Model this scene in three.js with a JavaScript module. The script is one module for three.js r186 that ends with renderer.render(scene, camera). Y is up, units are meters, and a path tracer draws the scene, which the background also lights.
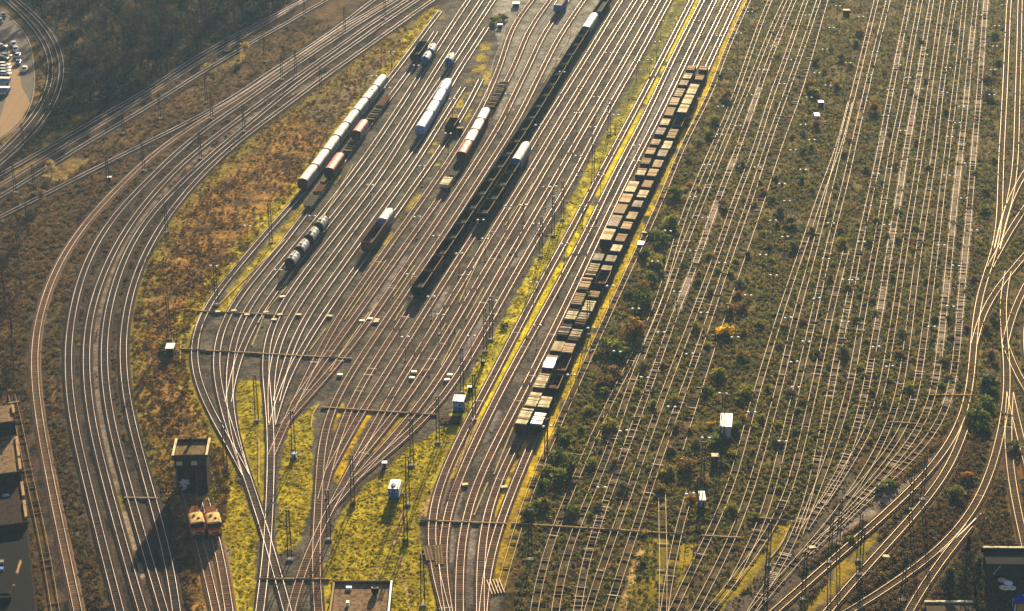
import * as THREE from 'three';
import { mergeGeometries } from 'three/addons/utils/BufferGeometryUtils.js';

// ---------- camera, sky, sun, exposure ----------
const W = 1024, H = 611, FPX = 2048, PITCH = THREE.MathUtils.degToRad(25), CAMH = 222;
const scene = new THREE.Scene();
const camera = new THREE.PerspectiveCamera(2 * Math.atan(H / 2 / FPX) * 180 / Math.PI, W / H, 1, 20000);
camera.position.set(0, CAMH, 0);
camera.rotation.set(-PITCH, 0, 0);
camera.updateMatrixWorld();
const SKY_GAIN = 0.55;
const SUN_AZ = 8.0 * Math.PI / 180, SUN_EL = 17 * Math.PI / 180;
const sunDir = new THREE.Vector3(Math.sin(SUN_AZ) * Math.cos(SUN_EL), Math.sin(SUN_EL), -Math.cos(SUN_AZ) * Math.cos(SUN_EL));
// clear autumn air: deep blue away from the sun, pale and warm round it
{
  const w = 256, h = 128, d = new Float32Array(w * h * 4);
  for (let j = 0; j < h; j++) for (let i = 0; i < w; i++) {
    const el = ((j + 0.5) / h - 0.5) * Math.PI, th = ((i + 0.5) / w - 0.5) * 2 * Math.PI;   // direction (cos th, , sin th) as three.js maps equirectangular skies
    const v = new THREE.Vector3(Math.cos(el) * Math.cos(th), Math.sin(el), Math.cos(el) * Math.sin(th)), c = Math.max(-1, Math.min(1, v.dot(sunDir))), ang = Math.acos(c);
    const up = Math.max(0, Math.sin(el)), hz = Math.exp(-up * 5), g1 = Math.exp(-ang * 2.2), g2 = Math.exp(-ang * 9), k = (j * w + i) * 4;
    let r = 0.036 + 0.09 * hz, g = 0.062 + 0.10 * hz, b = 0.125 + 0.10 * hz;
    r += 0.55 * g1 + 2.2 * g2; g += 0.44 * g1 + 1.6 * g2; b += 0.30 * g1 + 0.95 * g2;
    if (el < 0) { const f = Math.exp(el * 6); r = r * f + 0.04 * (1 - f); g = g * f + 0.032 * (1 - f); b = b * f + 0.02 * (1 - f); }
    d[k] = r * SKY_GAIN; d[k + 1] = g * SKY_GAIN; d[k + 2] = b * SKY_GAIN; d[k + 3] = 1;
  }
  const t = new THREE.DataTexture(d, w, h, THREE.RGBAFormat, THREE.FloatType); t.mapping = THREE.EquirectangularReflectionMapping; t.colorSpace = THREE.LinearSRGBColorSpace; t.magFilter = t.minFilter = THREE.LinearFilter; t.needsUpdate = true;
  scene.background = t; scene.environment = t;
}
const sun = new THREE.DirectionalLight(new THREE.Color(1.0, 0.80, 0.50), 5.0);
sun.name = 'sun';
sun.position.set(0, 0, -520).addScaledVector(sunDir, 900);
sun.target.position.set(0, 0, -520);
sun.castShadow = true;
sun.shadow.mapSize.set(4096, 4096);
Object.assign(sun.shadow.camera, { left: -320, right: 320, top: 320, bottom: -320, near: 10, far: 2500 });
scene.add(sun, sun.target);
const renderer = new THREE.WebGLRenderer({ antialias: true });
renderer.setSize(W, H);
renderer.toneMapping = THREE.LinearToneMapping;
renderer.toneMappingExposure = 3.3;
renderer.shadowMap.enabled = true;
scene.fog = new THREE.FogExp2(new THREE.Color(0.40, 0.68, 1.0), 0.00011);

// ---------- helpers ----------
let seed = 12345;
function rnd() { seed = (seed + 0x6D2B79F5) | 0; let t = Math.imul(seed ^ (seed >>> 15), 1 | seed); t = (t + Math.imul(t ^ (t >>> 7), 61 | t)) ^ t; return ((t ^ (t >>> 14)) >>> 0) / 4294967296; }
const rr = (a, b) => a + (b - a) * rnd();
const pick = (a) => a[Math.floor(rnd() * a.length)];
const V = (x, y, z) => new THREE.Vector3(x, y, z);
const RGB = (r, g, b) => new THREE.Color(r, g, b);   // linear
// a point of the picture seen on the level plane y = h
function at(px, py, h = 0) {
  const x = (px - W / 2) / FPX, y = -(py - H / 2) / FPX, c = Math.cos(PITCH), s = Math.sin(PITCH);
  const dy = y * c - s, dz = -(c + y * s), t = (h - CAMH) / dy;
  return V(x * t, h, dz * t);
}
const zAt = (py, h = 0) => at(512, py, h).z;
const names = {};
function numbered(n) { const k = names[n] = (names[n] ?? -1) + 1; return k ? n + '_' + String(k).padStart(3, '0') : n; }
function shade(o) { o.traverse((m) => { if (m.isMesh) { m.castShadow = true; m.receiveShadow = true; } }); return o; }
const labels = {};
function tag(o, label, category, group) {
  o.userData.label = label; o.userData.category = category; if (group) o.userData.group = group;
  labels[label] = (labels[label] || 0) + 1;
  return o;
}
function thing(name, label, category, p, turn = 0, group) {
  const o = new THREE.Group(); o.name = numbered(name);
  o.position.copy(p); o.rotation.y = turn; scene.add(o);
  return tag(o, label, category, group);
}
function part(name, geo, mat, parent) {
  const m = new THREE.Mesh(Array.isArray(geo) ? join(geo) : geo, mat); m.name = name; parent.add(m); return m;
}
function struct(name, geo, mat) {
  const m = new THREE.Mesh(geo, mat); m.name = numbered(name); m.userData.kind = 'structure'; scene.add(m); return m;
}
function join(list) {
  const g = mergeGeometries(list.map((x) => { const n = x.index ? x.toNonIndexed() : x; for (const k of Object.keys(n.attributes)) if (!['position', 'normal', 'uv', 'color'].includes(k)) n.deleteAttribute(k); return n; }));
  return g;
}
// box whose uv runs in metres; (x, y, z) is the centre of its base
function box(w, h, d, x = 0, y = 0, z = 0, ry = 0) {
  const g = new THREE.BoxGeometry(w, h, d), uv = g.attributes.uv, dims = [[d, h], [d, h], [w, d], [w, d], [w, h], [w, h]];
  for (let i = 0; i < uv.count; i++) { const q = dims[i >> 2]; uv.setXY(i, uv.getX(i) * q[0], uv.getY(i) * q[1]); }
  if (ry) g.rotateY(ry);
  return g.translate(x, y + h / 2, z);
}
function cyl(r0, r1, h, seg, x = 0, y = 0, z = 0) { return new THREE.CylinderGeometry(r1, r0, h, seg).translate(x, y + h / 2, z); }
function bar(a, b, r, seg = 5) {
  const d = new THREE.Vector3().subVectors(b, a), l = d.length(), g = new THREE.CylinderGeometry(r, r, l, seg, 1);
  g.applyQuaternion(new THREE.Quaternion().setFromUnitVectors(V(0, 1, 0), d.divideScalar(l)));
  return g.translate((a.x + b.x) / 2, (a.y + b.y) / 2, (a.z + b.z) / 2);
}
// outline [[x, y], ...] pushed along z by d, centred
function prism(pts, d) {
  const s = new THREE.Shape(pts.map((p) => new THREE.Vector2(p[0], p[1])));
  return new THREE.ExtrudeGeometry(s, { depth: d, bevelEnabled: false }).translate(0, 0, -d / 2);
}
const ORD = ['first', 'second', 'third', 'fourth', 'fifth', 'sixth', 'seventh', 'eighth', 'ninth', 'tenth', 'eleventh', 'twelfth', 'thirteenth', 'fourteenth', 'fifteenth', 'sixteenth', 'seventeenth', 'eighteenth', 'nineteenth', 'twentieth'];
const ord = (i) => ORD[i] || (i + 1) + (['st', 'nd', 'rd'][(i % 10)] && Math.floor(i / 10) !== 1 ? ['st', 'nd', 'rd'][i % 10] : 'th');

// ---------- textures: value noise ----------
const NT = new Float32Array(65536); for (let i = 0; i < 65536; i++) NT[i] = rnd();
function vn(x, y) {
  const xi = Math.floor(x), yi = Math.floor(y), fx = x - xi, fy = y - yi, ux = fx * fx * (3 - 2 * fx), uy = fy * fy * (3 - 2 * fy);
  const r0 = (yi & 255) << 8, r1 = ((yi + 1) & 255) << 8, c0 = xi & 255, c1 = (xi + 1) & 255;
  const a = NT[r0 | c0], b = NT[r0 | c1], c = NT[r1 | c0], d = NT[r1 | c1];
  return a + (b - a) * ux + (c - a + (a - b - c + d) * ux) * uy;
}
const fbm = (x, y, n = 4) => { let s = 0, a = 0.5, t = 0; for (let i = 0; i < n; i++) { s += a * vn(x, y); t += a; x = x * 2.03 + 17.3; y = y * 2.03 + 9.1; a *= 0.5; } return s / t; };
function dataTex(n, fn, repeat) {
  const d = new Uint8Array(n * n * 4);
  for (let j = 0; j < n; j++) for (let i = 0; i < n; i++) {
    const c = fn(i / n, j / n), k = (j * n + i) * 4;
    for (let q = 0; q < 3; q++) { const l = Math.min(1, Math.max(0, c[q])); d[k + q] = 255 * (l <= 0.0031308 ? l * 12.92 : 1.055 * Math.pow(l, 1 / 2.4) - 0.055); }
    d[k + 3] = 255;
  }
  const t = new THREE.DataTexture(d, n, n, THREE.RGBAFormat);
  t.colorSpace = THREE.SRGBColorSpace; t.wrapS = t.wrapT = THREE.RepeatWrapping; t.magFilter = THREE.LinearFilter; t.minFilter = THREE.LinearMipmapLinearFilter; t.generateMipmaps = true;
  t.repeat.set(repeat, repeat); t.needsUpdate = true; return t;
}
// grime: mottled near-white multiplier, period 8 m; streaks run along v
const grime = dataTex(512, (u, v) => { const a = fbm(u * 16, v * 16, 5), b = fbm(u * 64 + 5, v * 4 + 3, 3), k = 0.55 + 0.5 * a + 0.25 * (b - 0.5) - (a < 0.42 ? 0.25 : 0); return [k, k * 0.97, k * 0.93]; }, 1 / 8);
const rusty = dataTex(512, (u, v) => { const a = fbm(u * 24, v * 24, 5), b = fbm(u * 90, v * 90, 2); const k = 0.45 + 0.75 * a; return [k * (0.9 + 0.2 * b), k * (0.78 + 0.15 * b), k * (0.62 + 0.2 * b)]; }, 1 / 6);
const gritty = dataTex(512, (u, v) => { const a = vn(u * 256, v * 256), b = fbm(u * 24, v * 24, 4); const k = 0.45 + 0.7 * a * b + 0.5 * b; return [k, k * 0.97, k * 0.92]; }, 1 / 6);
const railWear = dataTex(256, (u, v) => { const a = fbm(v * 12, 3.3, 3), b = vn(u * 3, v * 256), k = 0.35 + 0.85 * a + 0.3 * (b - 0.5); return [k, k * (0.9 + 0.1 * a), k * (0.82 + 0.16 * a)]; }, 1 / 70);
const std = (r, g, b, o = {}) => new THREE.MeshPhysicalMaterial({ color: RGB(r, g, b), roughness: 0.85, metalness: 0, specularIntensity: (o.roughness ?? 0.85) > 0.8 ? 0.06 : 0.5, ...o });
const M = {
  railMain: std(0.34, 0.295, 0.305, { metalness: 0.8, roughness: 0.52, map: railWear }),
  railLine: std(0.88, 0.79, 0.80, { metalness: 0.6, roughness: 0.5, map: railWear }),
  railYard: std(0.31, 0.27, 0.24, { metalness: 0.75, roughness: 0.46 }),
  railRust: std(0.36, 0.245, 0.13, { metalness: 0.2, roughness: 0.6, map: railWear }),
  railGold: std(0.27, 0.19, 0.08, { metalness: 0.6, roughness: 0.5, map: railWear }),
  bedMain: std(0.05, 0.036, 0.028, { map: gritty, roughness: 1 }),
  bedSandy: std(0.17, 0.10, 0.055, { map: gritty, roughness: 1 }),
  bedYard: std(0.13, 0.083, 0.055, { map: gritty, roughness: 1 }),
  bedEdge: std(0.11, 0.07, 0.035, { map: gritty, roughness: 1 }),
  bedGrey: std(0.085, 0.07, 0.058, { map: gritty, roughness: 1 }),
  bedField: std(0.05, 0.043, 0.022, { map: gritty, roughness: 1 }),
  sleeper: std(1, 1, 1, { roughness: 0.9 }),
  concrete: std(0.42, 0.38, 0.32, { map: grime, roughness: 0.9 }),
  trough: std(0.45, 0.30, 0.14, { map: grime, roughness: 0.9 }),
  duct: std(0.50, 0.40, 0.2, { map: grime, roughness: 0.9 }),
  steelDark: std(0.035, 0.033, 0.032, { map: grime, roughness: 0.85 }),
  steelGrey: std(0.16, 0.165, 0.165, { map: grime, roughness: 0.7, metalness: 0.1 }),
  black: std(0.009, 0.009, 0.010, { map: gritty, roughness: 0.85 }),
  white: std(0.74, 0.73, 0.70, { map: grime, roughness: 0.6 }),
  cleanWhite: std(0.85, 0.85, 0.85, { roughness: 0.5 }),
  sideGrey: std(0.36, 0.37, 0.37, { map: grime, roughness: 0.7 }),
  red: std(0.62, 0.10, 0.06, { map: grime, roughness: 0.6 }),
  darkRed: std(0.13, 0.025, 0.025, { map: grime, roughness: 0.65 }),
  maroon: std(0.12, 0.035, 0.035, { map: rusty, roughness: 0.75 }),
  blue: std(0.05, 0.19, 0.55, { map: grime, roughness: 0.5 }),
  paleBlue: std(0.28, 0.44, 0.78, { map: grime, roughness: 0.5 }),
  tan: std(0.46, 0.38, 0.25, { map: rusty, roughness: 0.9 }),
  tanLight: std(0.86, 0.76, 0.50, { map: grime, roughness: 0.9 }),
  timber: std(0.62, 0.52, 0.33, { map: grime, roughness: 0.9 }),
  timberDark: std(0.10, 0.075, 0.05, { map: rusty, roughness: 0.9 }),
  rust: std(0.19, 0.085, 0.045, { map: rusty, roughness: 0.9 }),
  wheel: std(0.09, 0.07, 0.06, { metalness: 0.5, roughness: 0.5 }),
  glass: std(0.03, 0.035, 0.04, { roughness: 0.12, metalness: 0 }),
  brick: std(0.05, 0.032, 0.025, { map: grime, roughness: 0.95 }),
  roofTan: std(0.25, 0.17, 0.10, { map: grime, roughness: 0.95 }),
  sand: std(0.42, 0.33, 0.24, { map: gritty, roughness: 1 }),
  asphalt: std(0.13, 0.12, 0.12, { map: gritty, roughness: 1 }),
  bark: std(0.09, 0.065, 0.05, { roughness: 1 }),
  yellow: std(0.6, 0.38, 0.03, { roughness: 0.8 }),
  lampMetal: std(0.30, 0.31, 0.31, { roughness: 0.5, metalness: 0.4 }),
  galv: std(0.04, 0.042, 0.042, { roughness: 0.85 }),
  leaf: new THREE.MeshPhysicalMaterial({ color: RGB(1, 1, 1), vertexColors: true, roughness: 1, side: THREE.DoubleSide, transmission: 0.5, thickness: 0, specularIntensity: 0.1 }),
  twig: new THREE.MeshPhysicalMaterial({ color: RGB(1, 1, 1), vertexColors: true, roughness: 1, specularIntensity: 0.05, side: THREE.DoubleSide }),
};
// ---------- railway tracks ----------
const tracks = {}, columns = [];
// smooth path on the ground through points read off the photograph
function pathOf(flat) {
  const p = []; for (let i = 0; i < flat.length; i += 2) p.push(at(flat[i], flat[i + 1]));
  const c = new THREE.CatmullRomCurve3(p, false, 'centripetal'), n = Math.max(6, Math.round(c.getLength() / 3));
  let q = c.getSpacedPoints(n);
  for (let it = 0; it < 60; it++) { const o = q.map((v) => v.clone()); for (let i = 1; i < n; i++) q[i].copy(o[i - 1]).add(o[i + 1]).multiplyScalar(0.25).addScaledVector(o[i], 0.5); }
  return q;
}
// strip with the cross-section [[offset, height], ...] swept along a path; uv in metres
function sweep(q, prof, y0 = 0) {
  const pos = [], uv = [], idx = [], n = q.length, m = prof.length; let s = 0;
  const run = [0]; for (let k = 1; k < m; k++) run.push(run[k - 1] + Math.hypot(prof[k][0] - prof[k - 1][0], prof[k][1] - prof[k - 1][1]));
  for (let i = 0; i < n; i++) {
    const a = q[Math.max(0, i - 1)], b = q[Math.min(n - 1, i + 1)], l = Math.hypot(b.x - a.x, b.z - a.z) || 1, nx = -(b.z - a.z) / l, nz = (b.x - a.x) / l;
    if (i) s += q[i].distanceTo(q[i - 1]);
    for (let k = 0; k < m; k++) { pos.push(q[i].x + nx * prof[k][0], y0 + prof[k][1], q[i].z + nz * prof[k][0]); uv.push(run[k], s); }
  }
  for (let i = 0; i < n - 1; i++) for (let k = 0; k < m - 1; k++) { const a = i * m + k, b = a + 1, c = a + m, d = c + 1; idx.push(a, b, c, b, d, c); }
  const g = new THREE.BufferGeometry();
  g.setAttribute('position', new THREE.Float32BufferAttribute(pos, 3)); g.setAttribute('uv', new THREE.Float32BufferAttribute(uv, 2)); g.setIndex(idx);
  const f = g.toNonIndexed(); f.computeVertexNormals();
  // faces must look up
  const N = f.attributes.normal; let up = 0; for (let i = 0; i < N.count; i++) up += N.getY(i);
  if (up < 0) { const P = f.attributes.position, U = f.attributes.uv; for (let i = 0; i < P.count; i += 3) for (const A of [P, U]) { const t = []; for (let c = 0; c < A.itemSize; c++) { t.push(A.array[(i + 1) * A.itemSize + c]); A.array[(i + 1) * A.itemSize + c] = A.array[(i + 2) * A.itemSize + c]; A.array[(i + 2) * A.itemSize + c] = t[c]; } } f.computeVertexNormals(); }
  return f;
}
const sleeperGeo = new THREE.BoxGeometry(2.5, 0.16, 0.26);
const STYLE = {
  main: { rail: 'railLine', bed: 'bedMain', w: 1.15, head: 0.03, tone: [[0.07, 0.048, 0.035], [0.05, 0.036, 0.028]], pale: 0.0 },
  sandy: { rail: 'railLine', bed: 'bedSandy', w: 1.15, head: 0.03, tone: [[0.18, 0.105, 0.055], [0.13, 0.08, 0.045]], pale: 0.0 },
  yard: { rail: 'railMain', bed: 'bedYard', w: 0.95, head: 0.03, tone: [[0.17, 0.095, 0.058], [0.10, 0.062, 0.042]], pale: 0.012 },
  grey: { rail: 'railLine', bed: 'bedGrey', w: 0.9, head: 0.03, tone: [[0.10, 0.075, 0.06], [0.08, 0.06, 0.05]], pale: 0.0 },
  edge: { rail: 'railGold', bed: 'bedEdge', w: 0.95, head: 0.03, tone: [[0.13, 0.08, 0.045], [0.1, 0.065, 0.04]], pale: 0.01 },
  field: { rail: 'railRust', bed: 'bedField', w: 0.8, head: 0.03, tone: [[0.13, 0.085, 0.05], [0.06, 0.045, 0.03]], pale: 0.03, skip: 0.8 },
  debris: { rail: 'railRust', bed: 'bedField', w: 0.8, head: 0.03, tone: [[0.3, 0.22, 0.14], [0.1, 0.07, 0.045]], pale: 0.42, skip: 0.6 },
};
let trackNo = 0;
function track(id, label, style, flat, opt = {}) {
  const S = STYLE[style], q = pathOf(flat), k = trackNo++, lift = 0.004 * (k % 12);
  const o = new THREE.Group(); o.name = numbered('railway_track'); scene.add(o);
  tag(o, label, 'railway track', opt.group);
  if (!opt.noBed && !/field|debris/.test(style)) part('ballast_bed', sweep(q, [[-S.w - 0.4, 0.0], [-S.w, 0.14], [S.w, 0.14], [S.w + 0.4, 0.0]], lift), M[S.bed], o);
  const hw = S.head;
  for (const side of opt.one ? [opt.one] : [-1, 1]) {
    const c = side * 0.75;
    part('rail', sweep(q, [[c - hw - 0.015, 0.2], [c - hw, 0.36], [c + hw, 0.36], [c + hw + 0.015, 0.2]], lift), M[S.rail], o);
  }
  let len = 0; for (let i = 1; i < q.length; i++) len += q[i].distanceTo(q[i - 1]);
  const n = Math.floor(len / 0.66), im = new THREE.InstancedMesh(sleeperGeo, M.sleeper, n), m4 = new THREE.Matrix4(), e = new THREE.Euler(), Q = new THREE.Quaternion(), one = V(1, 1, 1), col = new THREE.Color();
  let i = 1, acc = 0, dry = 0, cnt = 0;
  for (let j = 0; j < n; j++) {
    const s = (j + 0.5) * len / n; while (i < q.length - 1 && acc + q[i].distanceTo(q[i - 1]) < s) acc += q[i].distanceTo(q[i - 1]), i++;
    const a = q[i - 1], b = q[i], t = (s - acc) / b.distanceTo(a);
    e.set(0, Math.atan2(b.x - a.x, b.z - a.z) + rr(-0.03, 0.03), 0); Q.setFromEuler(e);
    // stretches of pale, newer or weathered sleepers
    dry = fbm(k * 7.7 + s / 22, k * 3.1, 3) - 0.5;
    const pale = rnd() < S.pale * (1 + 7 * dry) * (a.z > -425 ? 0.3 : 1); if (!pale && S.skip && rnd() < S.skip) continue; const tone = pick(S.tone), v = rr(0.7, 1.3);
    m4.compose(V(a.x + (b.x - a.x) * t, 0.1 + lift + rr(0, 0.02), a.z + (b.z - a.z) * t), Q, one); im.setMatrixAt(cnt, m4);
    if (pale) { const w = rr(0.28, 0.62); col.setRGB(w, w * 0.82, w * 0.62); } else col.setRGB(tone[0] * v, tone[1] * v, tone[2] * v);
    im.setColorAt(cnt++, col);
  }
  im.count = cnt;
  im.name = 'sleepers'; im.userData.kind = 'stuff'; o.add(im);
  shade(o);
  tracks[id] = { q, style, short: opt.short, id };
  if (opt.short) columns.push(tracks[id]);
  return o;
}
// the point of a track at a given distance ahead of the camera, with the direction towards the camera
function onTrack(id, z) {
  const q = tracks[id].q;
  for (let i = 1; i < q.length; i++) { const a = q[i - 1], b = q[i]; if ((a.z - z) * (b.z - z) <= 0 && a.z !== b.z) { const t = (z - a.z) / (b.z - a.z), d = V().subVectors(b, a).normalize(); if (d.z < 0) d.negate(); return { p: a.clone().lerp(b, t), d }; } }
  // past an end: go on straight
  const [a, b] = Math.abs(q[0].z - z) < Math.abs(q[q.length - 1].z - z) ? [q[1], q[0]] : [q[q.length - 2], q[q.length - 1]], t = (z - a.z) / (b.z - a.z), d = V().subVectors(b, a).normalize(); if (d.z < 0) d.negate();
  return { p: V(a.x + (b.x - a.x) * t, 0, z), d };
}

// main line and curves at the left
const GM = 'main line tracks curving along the left side';
track('B1', 'inner of two tracks curving tightly around the parking area, top left', 'main', [-10, -14, 6, 0, 25.5, 17, 40, 34, 48.5, 49, 52.4, 63, 52.4, 75, 49.4, 88.5, 43.4, 104, 22, 132, 0, 153, -20, 170]);
track('B2', 'outer of two tracks curving tightly around the parking area, beside the wood', 'main', [0, -14, 16, 0, 35, 15, 48.5, 29, 58, 46, 62.7, 60, 63.8, 71.5, 60.4, 88.5, 54.5, 104, 46, 118.7, 25.5, 142.6, 0, 165, -20, 181]);
track('A1', 'dull track along the foot of the bare wood, nearest the trees', 'main', [-20, 187, 0, 175, 47.7, 149, 102, 116, 150, 90, 190, 61, 241, 33, 290, 8, 320, -8]);
track('A2', 'ochre bedded track between the dull track and the double line by the wood', 'sandy', [-20, 198, 0, 187, 34, 165, 95, 129, 139, 102, 172, 80, 228, 46, 306, 0, 326, -12]);
track('A3', 'bright track on the scrub side of the line along the wood', 'main', [-20, 209, 0, 198, 34, 177, 95.3, 138, 160, 101, 170, 93, 238, 51, 279, 28, 325, 1, 345, -10]);
track('C1', 'lone track slanting through scrub from left edge, joining the main curve', 'main', [-20, 228, 0, 218, 36, 200, 109, 162, 174, 130, 199, 117, 233, 100, 265, 75, 293, 58.5, 344, 24, 372, 1, 390, -11]);
track('D0', 'leftmost track of the long main curve, on a rusty orange bed', 'sandy', [412, -14, 389, 1.7, 370.6, 12.8, 342, 27, 316, 45, 289, 64.7, 262, 82, 238, 100, 204, 119, 170, 141, 148, 158, 129, 177, 106, 200, 82, 227, 65, 251, 53, 273, 43.4, 302, 35, 327, 33, 356, 34, 382, 36, 401, 41, 431, 47.7, 468, 54.5, 502, 63, 541, 70, 575, 78, 611, 84, 640], { group: GM });
track('D1', 'second track from the left of the long main curve', 'main', [420, -14, 398, 0, 372, 15, 343, 34, 320, 48.5, 296, 65.5, 272, 82, 250, 100, 219, 118.7, 192, 139, 170, 158, 150, 180, 127, 200, 107, 225.5, 92, 249, 82, 271.5, 75, 300, 69, 325.5, 67, 356, 67.8, 382, 69.5, 401, 75, 434, 83.4, 468, 92, 502, 102, 544.5, 110.7, 575, 119, 609, 127, 640], { group: GM });
track('D2', 'third track from the left of the long main curve, left of the grey path', 'main', [430, -14, 408, 0, 374, 22, 342, 45, 320, 61, 292.6, 80, 262, 102, 243, 117, 219, 134, 192, 154.5, 170, 175, 147, 201, 129, 224, 114, 249, 102, 275, 93, 301, 87, 322, 85, 356, 86, 377, 87.6, 401, 93.6, 434, 102, 468, 112, 504, 122, 541, 131, 575, 142, 609, 151, 640], { group: GM });
track('D3', 'fourth track from the left of the long main curve, right of the grey path', 'main', [440, -14, 418, 0, 382.6, 24, 342.8, 52.8, 321.5, 66.4, 299.4, 83.4, 275, 102, 246.6, 127, 224.5, 144, 199, 166, 165, 199, 141, 225.5, 126, 253, 117.5, 275, 110, 301, 104, 325.5, 103, 356, 104, 377, 106.2, 401, 112.4, 432, 122.6, 468, 132.5, 504, 143, 541, 153, 575, 163.4, 609, 172, 640], { group: GM });
track('D4', 'rightmost track of the long main curve, beside the dry meadow', 'main', [455, -14, 433.6, 0, 386, 34, 342.8, 64.7, 318, 81.7, 291, 103, 265, 122, 234.7, 144, 204, 173, 175, 205, 155, 235.7, 141, 259.6, 133.6, 280, 128.5, 301, 123, 322, 121.7, 351, 123, 377, 125.8, 401, 132.8, 430.6, 143, 464.7, 153, 504, 166, 546, 172.5, 567, 177, 611, 180, 640], { group: GM });
track('E0', 'faint overgrown track beside the stepped dark building, bottom left', 'field', [12, 396, 17, 413, 24.7, 451, 33, 502, 36.6, 507, 47.7, 558, 55, 609, 60, 640]);

// sorting yard, straight part and ladders
const GY = 'parallel tracks of the grey sorting yard', GL = 'ladder tracks fanning into the sorting yard';
const yard = (i, id, flat, st = 'yard') => track(id, ord(i) + ' sorting yard track counted from the dry meadow', st, flat, { group: GY, short: 'the ' + ord(i) + ' yard track' });
yard(0, 'F1', [440, 12, 430, 24.5, 411, 51, 391, 77, 343, 138, 309, 186, 298, 200, 276.4, 221, 247.5, 256, 217.8, 290, 207, 303, 197.5, 318.5, 191.3, 335, 189.3, 352, 189.6, 362, 191.8, 374.5, 197.7, 388, 204.5, 405, 216, 424, 228.8, 441, 236.7, 453, 246, 476], 'grey');
yard(1, 'F2', [436, 32, 424, 51, 399.6, 85, 365, 131, 319.5, 195, 294, 230, 270.4, 260, 243, 290, 228, 309, 218.8, 327, 213.4, 345.5, 212, 363.7, 214.4, 382, 219.3, 396, 222.5, 405, 229, 425, 234, 446, 241, 464, 246, 476], 'grey');
yard(2, 'F3', [476, -10, 468.6, 0, 426, 66, 391.4, 120, 356.8, 170, 309.6, 230, 259.5, 290, 247.3, 304, 238, 320, 232, 336, 229.5, 351, 228.3, 370, 228, 384, 228, 403, 229.3, 418, 232.6, 436, 239, 458, 246, 477, 258, 506, 267, 537.6, 277, 571.7, 287.5, 611, 295, 640], 'grey');
yard(3, 'F4', [489, -10, 482, 0, 442.5, 60, 405, 120, 370.7, 170, 329, 223, 276, 290, 263, 307, 253.6, 320, 246.3, 335, 241.2, 348, 236.5, 360, 232, 371, 229, 383, 228.2, 403], 'grey');
yard(4, 'F5', [495, -2, 488, 9, 470, 36, 455, 60, 413, 122, 384.3, 170, 339, 230, 292, 290, 280, 307, 270, 324, 263.5, 340, 261, 352, 261.3, 362, 264, 376, 267.9, 392, 270.3, 405, 272, 424.5, 272, 439, 271.3, 458, 270, 504, 268.7, 536, 267, 567, 263, 589, 259.7, 611, 256, 640], 'grey');
yard(5, 'F6', [487, 28, 466, 60, 455, 77, 426.5, 129, 398.2, 170, 352.9, 230, 308.6, 290, 295.4, 306.7, 285.5, 321, 276.7, 340, 274.5, 349, 272.4, 356, 269.5, 370, 268.4, 386, 270, 404, 272, 424], 'grey');
yard(6, 'F7', [463, 88, 452, 105, 411.4, 170, 368, 230, 325, 290, 315, 302.3, 307, 314, 298.3, 328, 291.2, 343.5, 288.5, 351, 286.5, 356, 283.4, 369.6, 280.5, 385, 276.4, 402], 'grey');
yard(7, 'F8', [481, 80, 472, 98, 460, 120, 445, 143, 426.4, 170, 384, 230, 341.5, 290, 325.8, 312, 313, 331.7, 303, 348, 297.5, 356, 290, 368.6, 283.4, 379.4, 279, 392.6, 276.2, 404, 273.5, 414, 272.2, 426], 'grey');
yard(8, 'F9', [542, -12, 533, 0, 519, 17, 509, 34, 503, 60, 492, 85, 486, 100, 477, 116, 443.4, 170, 401, 230, 379.5, 260, 358.2, 290, 343.7, 310, 331.7, 329, 320.5, 348, 316.5, 357, 312, 369.6, 306.2, 383.3, 299.3, 396, 292, 410, 282.9, 426, 275, 442, 271.5, 456]);
yard(9, 'F10', [559, -12, 550.5, 0, 533, 23.6, 523, 42, 518, 60, 513, 70, 507, 81, 490, 112, 459, 170, 417, 230, 395.7, 260, 360, 311, 346.4, 330, 334.5, 347, 326.8, 357, 317.4, 370, 309, 381.3, 302.2, 391, 293, 406]);
yard(10, 'F11', [574, -10, 561, 11, 544.6, 31, 537, 47, 532.5, 60, 518.7, 85.5, 503, 120, 471.5, 170, 431.6, 230, 411.4, 260, 370.6, 320, 360, 335.5, 351.4, 347.5, 343.5, 359, 322.8, 382.8, 305.7, 398, 298.6, 404, 290.2, 414, 282.9, 426]);
yard(11, 'F12', [592, -10, 582.6, 1, 570, 22, 558, 38, 547.6, 60, 534.4, 85.5, 517.8, 120, 486, 170, 447.7, 230, 427, 260, 387, 320, 360, 360, 331.5, 402.5, 328, 410, 322.6, 422.6, 320, 434, 318.4, 447, 319.3, 468.7, 320.6, 484, 320.6, 497, 319.9, 508, 315.6, 535, 313.5, 558, 314.2, 580, 317.6, 611, 321, 640]);
yard(12, 'F13', [617, -10, 610, 0, 571, 60, 534, 121, 502, 171, 443, 260, 403, 320, 364, 380, 350.5, 402, 346, 409, 339.8, 424, 336, 440, 333, 458, 329.5, 471, 324.4, 488, 321.2, 500]);
yard(13, 'F14', [628, -10, 621, 0, 584.7, 60, 547, 120, 517, 170, 478, 230, 458, 260, 420.7, 320, 382.6, 380, 369.7, 400, 361.4, 413.7, 351, 429, 341.7, 444, 334, 459, 329.5, 471]);
yard(14, 'G7', [642, -10, 635.6, 0, 597.5, 60, 561, 120, 531.4, 170, 494, 230, 475.7, 260, 439, 320, 401.4, 380, 389.4, 399, 383, 411, 372.2, 430, 359.8, 454, 354.8, 463, 348.4, 475.5, 338, 496, 331, 508, 316.4, 535, 301, 566, 291.7, 589.6, 288.3, 611, 285, 640]);
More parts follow.
